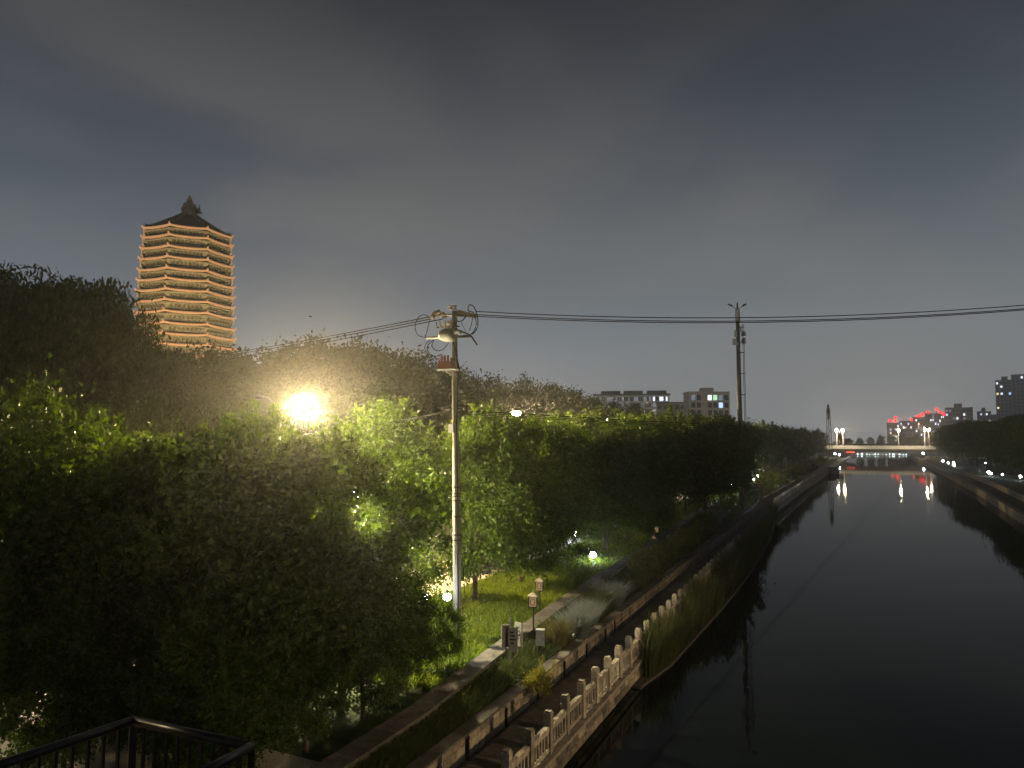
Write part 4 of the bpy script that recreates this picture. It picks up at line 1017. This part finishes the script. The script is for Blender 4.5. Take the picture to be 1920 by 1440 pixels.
def bridge_lamp(u, label, v=807, Y=BY - 1.4):
    p = aty(u, v, Y); zb = bz(842)
    t_ = thing('bridge_lamp', label, 'street lamp', (p.x, Y, zb), 0, 'bridge lamps'); h = p.z - zb
    k = MB(); k.tube([(0, 0, 0), (0, 0, h - .9), (0, -.5, h + .1), (0, -2.3, h + .5)], [.16, .12, .1, .08], 8); k.build('pole', 'white_paint', t_)
    k = MB(); k.lathe([(.15, -.4), (.28, -.2), (.34, .05), (.25, .35), (.1, .45)], 10); k.v = [(a, b2 - 2.5, c2 + h) for a, b2, c2 in k.v]; k.build('lamp_head', 'lamp_bridge', t_, smooth=True)
    k = MB(); k.lathe([(.25, 0), (.1, .2)], 8); k.v = [(a, b2 - 2.5, c2 + h + .46) for a, b2, c2 in k.v]; k.build('cap', 'grey_paint', t_)
bridge_lamp(1568.5, 'leftmost of the tall lamps on the road bridge'); bridge_lamp(1580, 'second tall lamp from the left on the road bridge', 807); bridge_lamp(1684, 'tall lamp near the right end of the road bridge'); bridge_lamp(1733, 'bridge lamp showing through the right bank treetops', 806); bridge_lamp(1741, 'dimmer bridge lamp right beside the treetop lamp', 806, BY + 30)
# second bridge
B2 = 372.0; z2 = lambda v: aty(1645, v, B2).z
b2_ = thing('rear_bridge', 'second plain grey bridge band just behind the road bridge', 'bridge', (0, B2, 0))
bx('deck', 'dark_concrete', b2_, -8, 46, 0, 8, z2(835), z2(832))
for x in (-4, 30): bx('pier', 'dark_concrete', b2_, x, x + 1.0, 2, 6, -.5, z2(835) - .01)
k = MB()
for i in range(28): k.box(-8 + i * 2, -7.9 + i * 2, .1, .2, z2(832) + .002, z2(832) + 1.0)
k.box(-8, 46, .08, .22, z2(832) + 1.002, z2(832) + 1.1); k.build('railing', 'grey_paint', b2_)
g = random.Random(5)
for i in range(17):
    x = 5.5 + i * 1.4 + g.uniform(-.6, .6); hh_ = g.uniform(.12, .5)
    k = MB(); k.tube([(0, 0, 0), (0, 0, hh_)], g.uniform(.05, .14), 6); t_ = thing('quay_light', f'cool white light at the water level beyond the bridge, {ORD[i]} from the left', 'light', (x, 403.6, 0.35), 0, 'quay lights'); k.build('lamp_tube', 'lamp_quay', t_); bx('bracket', 'dark_metal', t_, -.05, .05, .2, .38, .1, .2)
# little things by the left abutment
p = aty(1602, 848, 318); t_ = thing('lit_sign', 'red glowing sign strip under the left end of the bridge', 'sign', (p.x - 1.6, 317.5, 1.2))
bx('panel', 'lamp_red_sign', t_, -1.3, 1.7, -.06, .0, p.z - 1.4, p.z - .9); bx('post', 'dark_metal', t_, -1.1, -1.0, .02, .1, 0, p.z - .9); bx('post', 'dark_metal', t_, 1.4, 1.5, .02, .1, 0, p.z - .9)
for i, (u, v, nm) in enumerate(((1583, 851, 'left'), (1591, 853, 'right'))):
    p = aty(u, v, 300); path_lamp((XL(300) - 3 + 1.5 * i, 300, p.z), f'{nm} of two small white lamps at the bridge foot', .3, ground=1.1, grp='bridge foot lamps')
p = aty(1705, 850, 312); path_lamp((XR(312) + 1.6, 312, p.z), 'white lamp under the right end of the bridge', .34, ground=1.0, grp='bridge foot lamps')
p = aty(1602, 862, 290); 
k = MB(); k.box(-1.2, 1.2, -1.5, 1.5, -.6, 1.5); k.box(-1.35, 1.35, -1.65, 1.65, 1.502, 1.7)
tag(k.build('water_intake', 'dark_concrete', None, (XL(198) + 1.3, 198, 0)), 'dark concrete intake block standing in the water by the far left bank', 'intake')

# ---- gateway with purple sign
gp = atz(1398, 944, .9); gw = thing('gateway', 'small brick gateway with a purple sign board on the left bank', 'gateway', (-10.3, 90.5, 1.1), R(4))
bx('pillar', 'pillar_brick', gw, -1.0, -.55, -.25, .25, 0, 2.3); bx('pillar', 'pillar_brick', gw, .75, 1.2, -.25, .25, 0, 2.5)
bx('cap', 'coping', gw, -1.08, -.47, -.33, .33, 2.302, 2.42); bx('cap', 'coping', gw, .67, 1.28, -.33, .33, 2.502, 2.62)
for i in range(7): bx('slat', 'bark', gw, -.53 + i * .18, -.40 + i * .18, -.06, .0, .05, 1.5)
sb = bx('sign_board', 'sign_purple', gw, -.85, .62, -.36, -.30, 1.55, 2.55)
for (z0, z1) in ((2.22, 2.38), (1.78, 1.94)):
    k = MB(); x = -.75; g = random.Random(int(z0 * 100))
    while x < .48:
        w = g.uniform(.10, .15); k.box(x, x + w, -.368, -.362, z0, z1); x += w + .025
    k.build('text_line', 'sign_text', sb)

# ------------------------------------------------------------------ buildings
def oriented(name, label, u, d, ground=1.6, turn=0.0, grp=None):
    p = atd(u, HOR, d); return thing(name, label, 'building', (p.x, p.y, ground), YAW * 0 + math.atan2(-p.x, p.y) + R(turn), grp)
def hz(v, d, ground=1.6): return CAM_H + (HOR - v) / FPX * d - ground
WM = {}
def pane_mesh(w, h, m2):
    key = (round(w, 2), round(h, 2), m2)
    if key not in WM:
        k = MB(); k.box(-w / 2, w / 2, -.06, .05, 0, h); WM[key] = k.mesh('window', m2)
    return WM[key]
def win(parent, x, y, z, w, h, m2, rz=0.0): return place(pane_mesh(w, h, m2), 'window', parent, (x, y, z), rz)
# long slab block with roof boxes
D_ = 400; sl = oriented('apartment_slab', 'long pale apartment block with three dark roof boxes on the skyline', 1186, D_)
s = D_ / FPX; w = 69 * s; T = hz(741, D_)
bx('wall', 'facade_white', sl, -w, w, 0, 14, 0, T)
bx('roof_slab', 'roof_dark', sl, -w - 1.5, w + .5, -.6, 14.6, T + .01, T + .8)
for x in (-38, 4, 48): bx('roof_box', 'roof_dark', sl, (x - 20) * s, (x + 16) * s, 1, 13, T + .82, T + 2.6)
g = random.Random(31)
for fl in range(5):
    for i in range(34):
        x = -w + 1.6 + i * (2 * w - 3.2) / 33; z = T - 3.3 - fl * 3.4
        if i % 11 in (4,): continue
        m_ = 'win_white' if (fl == 0 and i > 24 and g.random() < .45) else ('win_dim' if g.random() < .35 else 'window_dark')
        win(sl, x, -.02, z, .95, 2.3, m_)
for x in (-w + .4, -w * .34, w * .3, w - .4): bx('pilaster', 'facade_white', sl, x - .35, x + .35, -.5, -.001, 0, T - .01)
# beige block
D_ = 300; s = D_ / FPX; bb = oriented('beige_block', 'beige office block with lit windows between the slab block and the mast', 1332, D_, turn=18)
T = hz(737, D_); w = 8.6
bx('wall', 'facade_beige', bb, -w, w, 0, 9, 0, T); bx('parapet', 'facade_beige', bb, -w - .15, w + .15, -.15, 9.15, T + .01, T + .7); bx('roof_box', 'facade_beige', bb, -2.5, 2.5, 2, 6, T + .72, T + 2.4)
lit = {(3, 0): 'win_white', (4, 0): 'win_green', (5, 1): 'win_blue', (5, 0): 'win_dim', (5, 4): 'win_warm', (4, 3): 'win_dim', (5, 6): 'win_white', (0, 0): 'win_dim'}
for fl in range(8):
    for i in range(7):
        if i == 2: continue
        win(bb, -w + 1.6 + i * 2.35, -.02, T - 3.0 - fl * 3.2, 1.7, 2.2, lit.get((i, fl), 'window_dark'))
for fl in range(8):
    for i in range(3): win(bb, w + .02, 1.8 + i * 2.6, T - 3.0 - fl * 3.2, 1.0, 1.9, 'win_white' if (i, fl) in ((0, 1), ) else ('win_dim' if g.random() < .3 else 'window_dark'), R(90))
lo = oriented('low_block', 'low grey block peeping between slab block and beige block', 1285, 330); bx('wall', 'facade_grey', lo, -13, 9, 0, 12, 0, hz(755, 330)); bx('roof_edge', 'roof_dark', lo, -13.3, 9.3, -.3, 12.3, hz(755, 330) + .01, hz(755, 330) + .4)
for i in range(8): win(lo, -11.5 + i * 2.7, -.02, hz(755, 330) - 3, 1.6, 1.8, 'window_dark')
# right hand tower blocks
def tower(name, label, u0, u1, v, d, m2, floors, cols, litp, seed, turn=0, box=True, fl_h=3.0, mats=('win_white', 'win_white', 'win_warm', 'win_blue', 'win_dim')):
    s = d / FPX; t_ = oriented(name, label, (u0 + u1) / 2, d, 1.6, turn); w = (u1 - u0) / 2 * s; T = hz(v, d); g = random.Random(seed)
    bx('wall', m2, t_, -w, w, 0, w * 1.5, 0, T); bx('parapet', m2, t_, -w - .2, w + .2, -.2, w * 1.5 + .2, T + .01, T + .9)
    if box: bx('roof_box', 'roof_dark', t_, -w * .35, w * .25, w * .3, w, T + .92, T + 4.0)
    for fl in range(floors):
        for i in range(cols):
            x = -w + (i + .5) * 2 * w / cols; r_ = g.random()
            win(t_, x, -.02, T - 2.6 - fl * fl_h, min(1.5, 2 * w / cols * .6), 1.7, g.choice(mats) if r_ < litp else 'window_dark')
    for i in range(cols + 1):
        x = -w + i * 2 * w / cols; bx('pilaster', m2, t_, max(-w, x - .2), min(w, x + .2), -.4, -.001, 0, T - .02)
    return t_, w, T
tower('tower_block', 'dark tall tower block near the right picture edge', 1874, 1906, 714, 600, 'facade_dark', 14, 5, .16, 1)
tower('tower_block', 'tallest tower block cut off by the right picture edge', 1906, 1946, 703, 585, 'facade_dark', 15, 6, .12, 2, box=False)
tower('residential_block', 'grey residential block with stepped roof left of the tall towers', 1778, 1822, 766, 560, 'facade_mauve', 6, 8, .28, 3)
tower('residential_block', 'small far block between the stepped block and tall tower', 1836, 1858, 773, 640, 'facade_mauve', 5, 5, .2, 4)
tower('residential_block', 'low dim block at the foot of the tall towers', 1860, 1876, 779, 620, 'facade_dark', 3, 4, .1, 9, box=False)
RB = [(1665, 1690, 795, 'leftmost low block with red roof lights'), (1690, 1714, 791, 'second low block with red roof lights from the left'), (1714, 1738, 784, 'third block with red roof lights, stepping up'), (1738, 1760, 777, 'fourth block with red roof lights, stepping up'), (1760, 1778, 778, 'last block of the red lit group beside the stepped block')]
for i, (u0, u1, v, lb) in enumerate(RB): tower('residential_block', lb, u0, u1, v, 610 - i * 8, 'facade_mauve', 5, 6, .30, 20 + i, box=False)
for i, (u, v) in enumerate([(1669, 789), (1679, 783), (1678, 789.5), (1709.5, 787), (1720.5, 781), (1724.5, 780), (1730, 776.5), (1740, 773), (1756, 767.5), (1763, 773), (1770, 777)]):
    d = 600 if u < 1770 else 570; p = atd(u, v, d)
    t_ = thing('roof_beacon', f'red beacon light on the far rooftops, {ORD[i]} from the left', 'beacon', (p.x, p.y, p.z), 0, 'red rooftop beacons')
    k = MB(); k.lathe([(.4, -.9), (.95, -.5), (1.15, 0), (.95, .6), (.4, 1.0)], 8); k.build('lens', 'lamp_red', t_, smooth=True)
    bx('stand', 'dark_metal', t_, -.12, .12, -.12, .12, -9.0, -.8)

# ------------------------------------------------------------------ footbridge: landing railing in view, assumed lamps out of view on the right bank
def rail_run(t_, pts, zt, closed=False, sp=.115, h=1.05, bright='dark_metal'):
    for a, b2 in zip(pts, pts[1:]):
        a, b2 = Vector(a), Vector(b2)
        k = MB(); k.tube([a, b2], .036, 10); k.build('handrail', bright, t_, smooth=True)
        lo_ = Vector((0, 0, -h + .1)); k = MB(); k.tube([a + lo_, b2 + lo_], .02, 6); k.build('bottom_rail', 'dark_metal', t_)
        n = int((b2 - a).length / sp)
        for i in range(1, n):
            p = a.lerp(b2, i / n); k = MB(); w = .011 if i % 8 else .022; k.box(p.x - w, p.x + w, p.y - w, p.y + w, p.z - h + .1 if i % 8 else p.z - h, p.z - .03); k.build('baluster' if i % 8 else 'post', 'dark_metal', t_)
    for a in pts: k = MB(); k.tube([(a[0], a[1], a[2] - h), (a[0], a[1], a[2])], .03, 8); k.build('post', 'dark_metal', t_)
ZR = 7.0
A = atz(-330, 1545, ZR); B = atz(250, 1351, ZR); C = atz(471, 1400, ZR); D = atz(330, 1475, ZR + .05)
st = thing('stair_railing', 'dark metal railing around the stair landing at the lower left', 'railing', (0, 0, 0))
rail_run(st, [A, B, C, D], ZR)
k = MB(); zf = ZR - 1.06
k.v = [(p.x, p.y, z) for z in (zf - .2, zf) for p in (A, B, C, D)]; k.f = [(3, 2, 1, 0), (4, 5, 6, 7)] + [(i, (i + 1) % 4, 4 + (i + 1) % 4, 4 + i) for i in range(4)]
ld = thing('stair_landing', 'concrete stair landing of the footbridge below the railing', 'landing', (0, 0, 0)); k.build('slab', 'concrete', ld)
bx('pier', 'concrete', ld, B.x + .35, B.x + .85, B.y - 1.2, B.y - .7, 1.5, zf - .201)
fb = thing('footbridge', 'concrete footbridge deck under the viewer', 'footbridge', (0, 0, 0)); bx('deck', 'concrete', fb, -14, 24, -5.0, -.8, 7.2, 7.65)
for x in (-12.5, 19): bx('pier', 'concrete', fb, x, x + 1, -3.5, -2.2, -.5, 7.19)
for y, lb, pw in ((17, 'nearer assumed street lamp, out of view on the right bank opposite the balustrade', 15000), (34, 'farther assumed street lamp, out of view on the right bank opposite the balustrade', 12000)):
    t_ = thing('assumed_bank_lamp', lb, 'street lamp', (19.2, y, 1.6), 0, 'assumed right bank street lamps')  # assumed source outside the view, put in to light the balustrade
    k = MB(); k.tube([(0, 0, 0), (0, 0, 6.8), (-.3, 0, 7.3), (-1.2, 0, 7.5)], [.1, .06, .05, .04], 8); k.build('pole', 'galvanised', t_)
    k = MB(); k.box(-1.9, -1.15, -.14, .14, 7.46, 7.58); h = k.build('lamp_head', 'grey_paint', t_)
    k = MB(); k.box(-1.8, -1.25, -.1, .1, 7.43, 7.455); k.build('lens', 'lamp_post', h)
    spot(t_, (-1.6, 0, 7.36), (-4.5, y + 1, 0), pw, (1.0, 0.70, 0.38), 62, 1.0, .15)
# ------------------------------------------------------------------ haze
k = MB(); k.box(-420, 420, -80, 800, -1.6, 70)
hz_o = k.build('haze', None); hz_o['kind'] = 'stuff'; tag(hz_o, 'thin night haze filling the air over the canal', 'haze'); hz_o['kind'] = 'stuff'
m = bpy.data.materials.new('haze_air'); m.use_nodes = True; t = m.node_tree; t.nodes.clear()
o_ = t.nodes.new('ShaderNodeOutputMaterial'); pv = t.nodes.new('ShaderNodeVolumePrincipled')
pv.inputs['Color'].default_value = (0.93, 0.93, 0.95, 1); pv.inputs['Density'].default_value = 0.00062; pv.inputs['Anisotropy'].default_value = 0.86
t.links.new(pv.outputs[0], o_.inputs['Volume']); hz_o.data.materials.append(m)
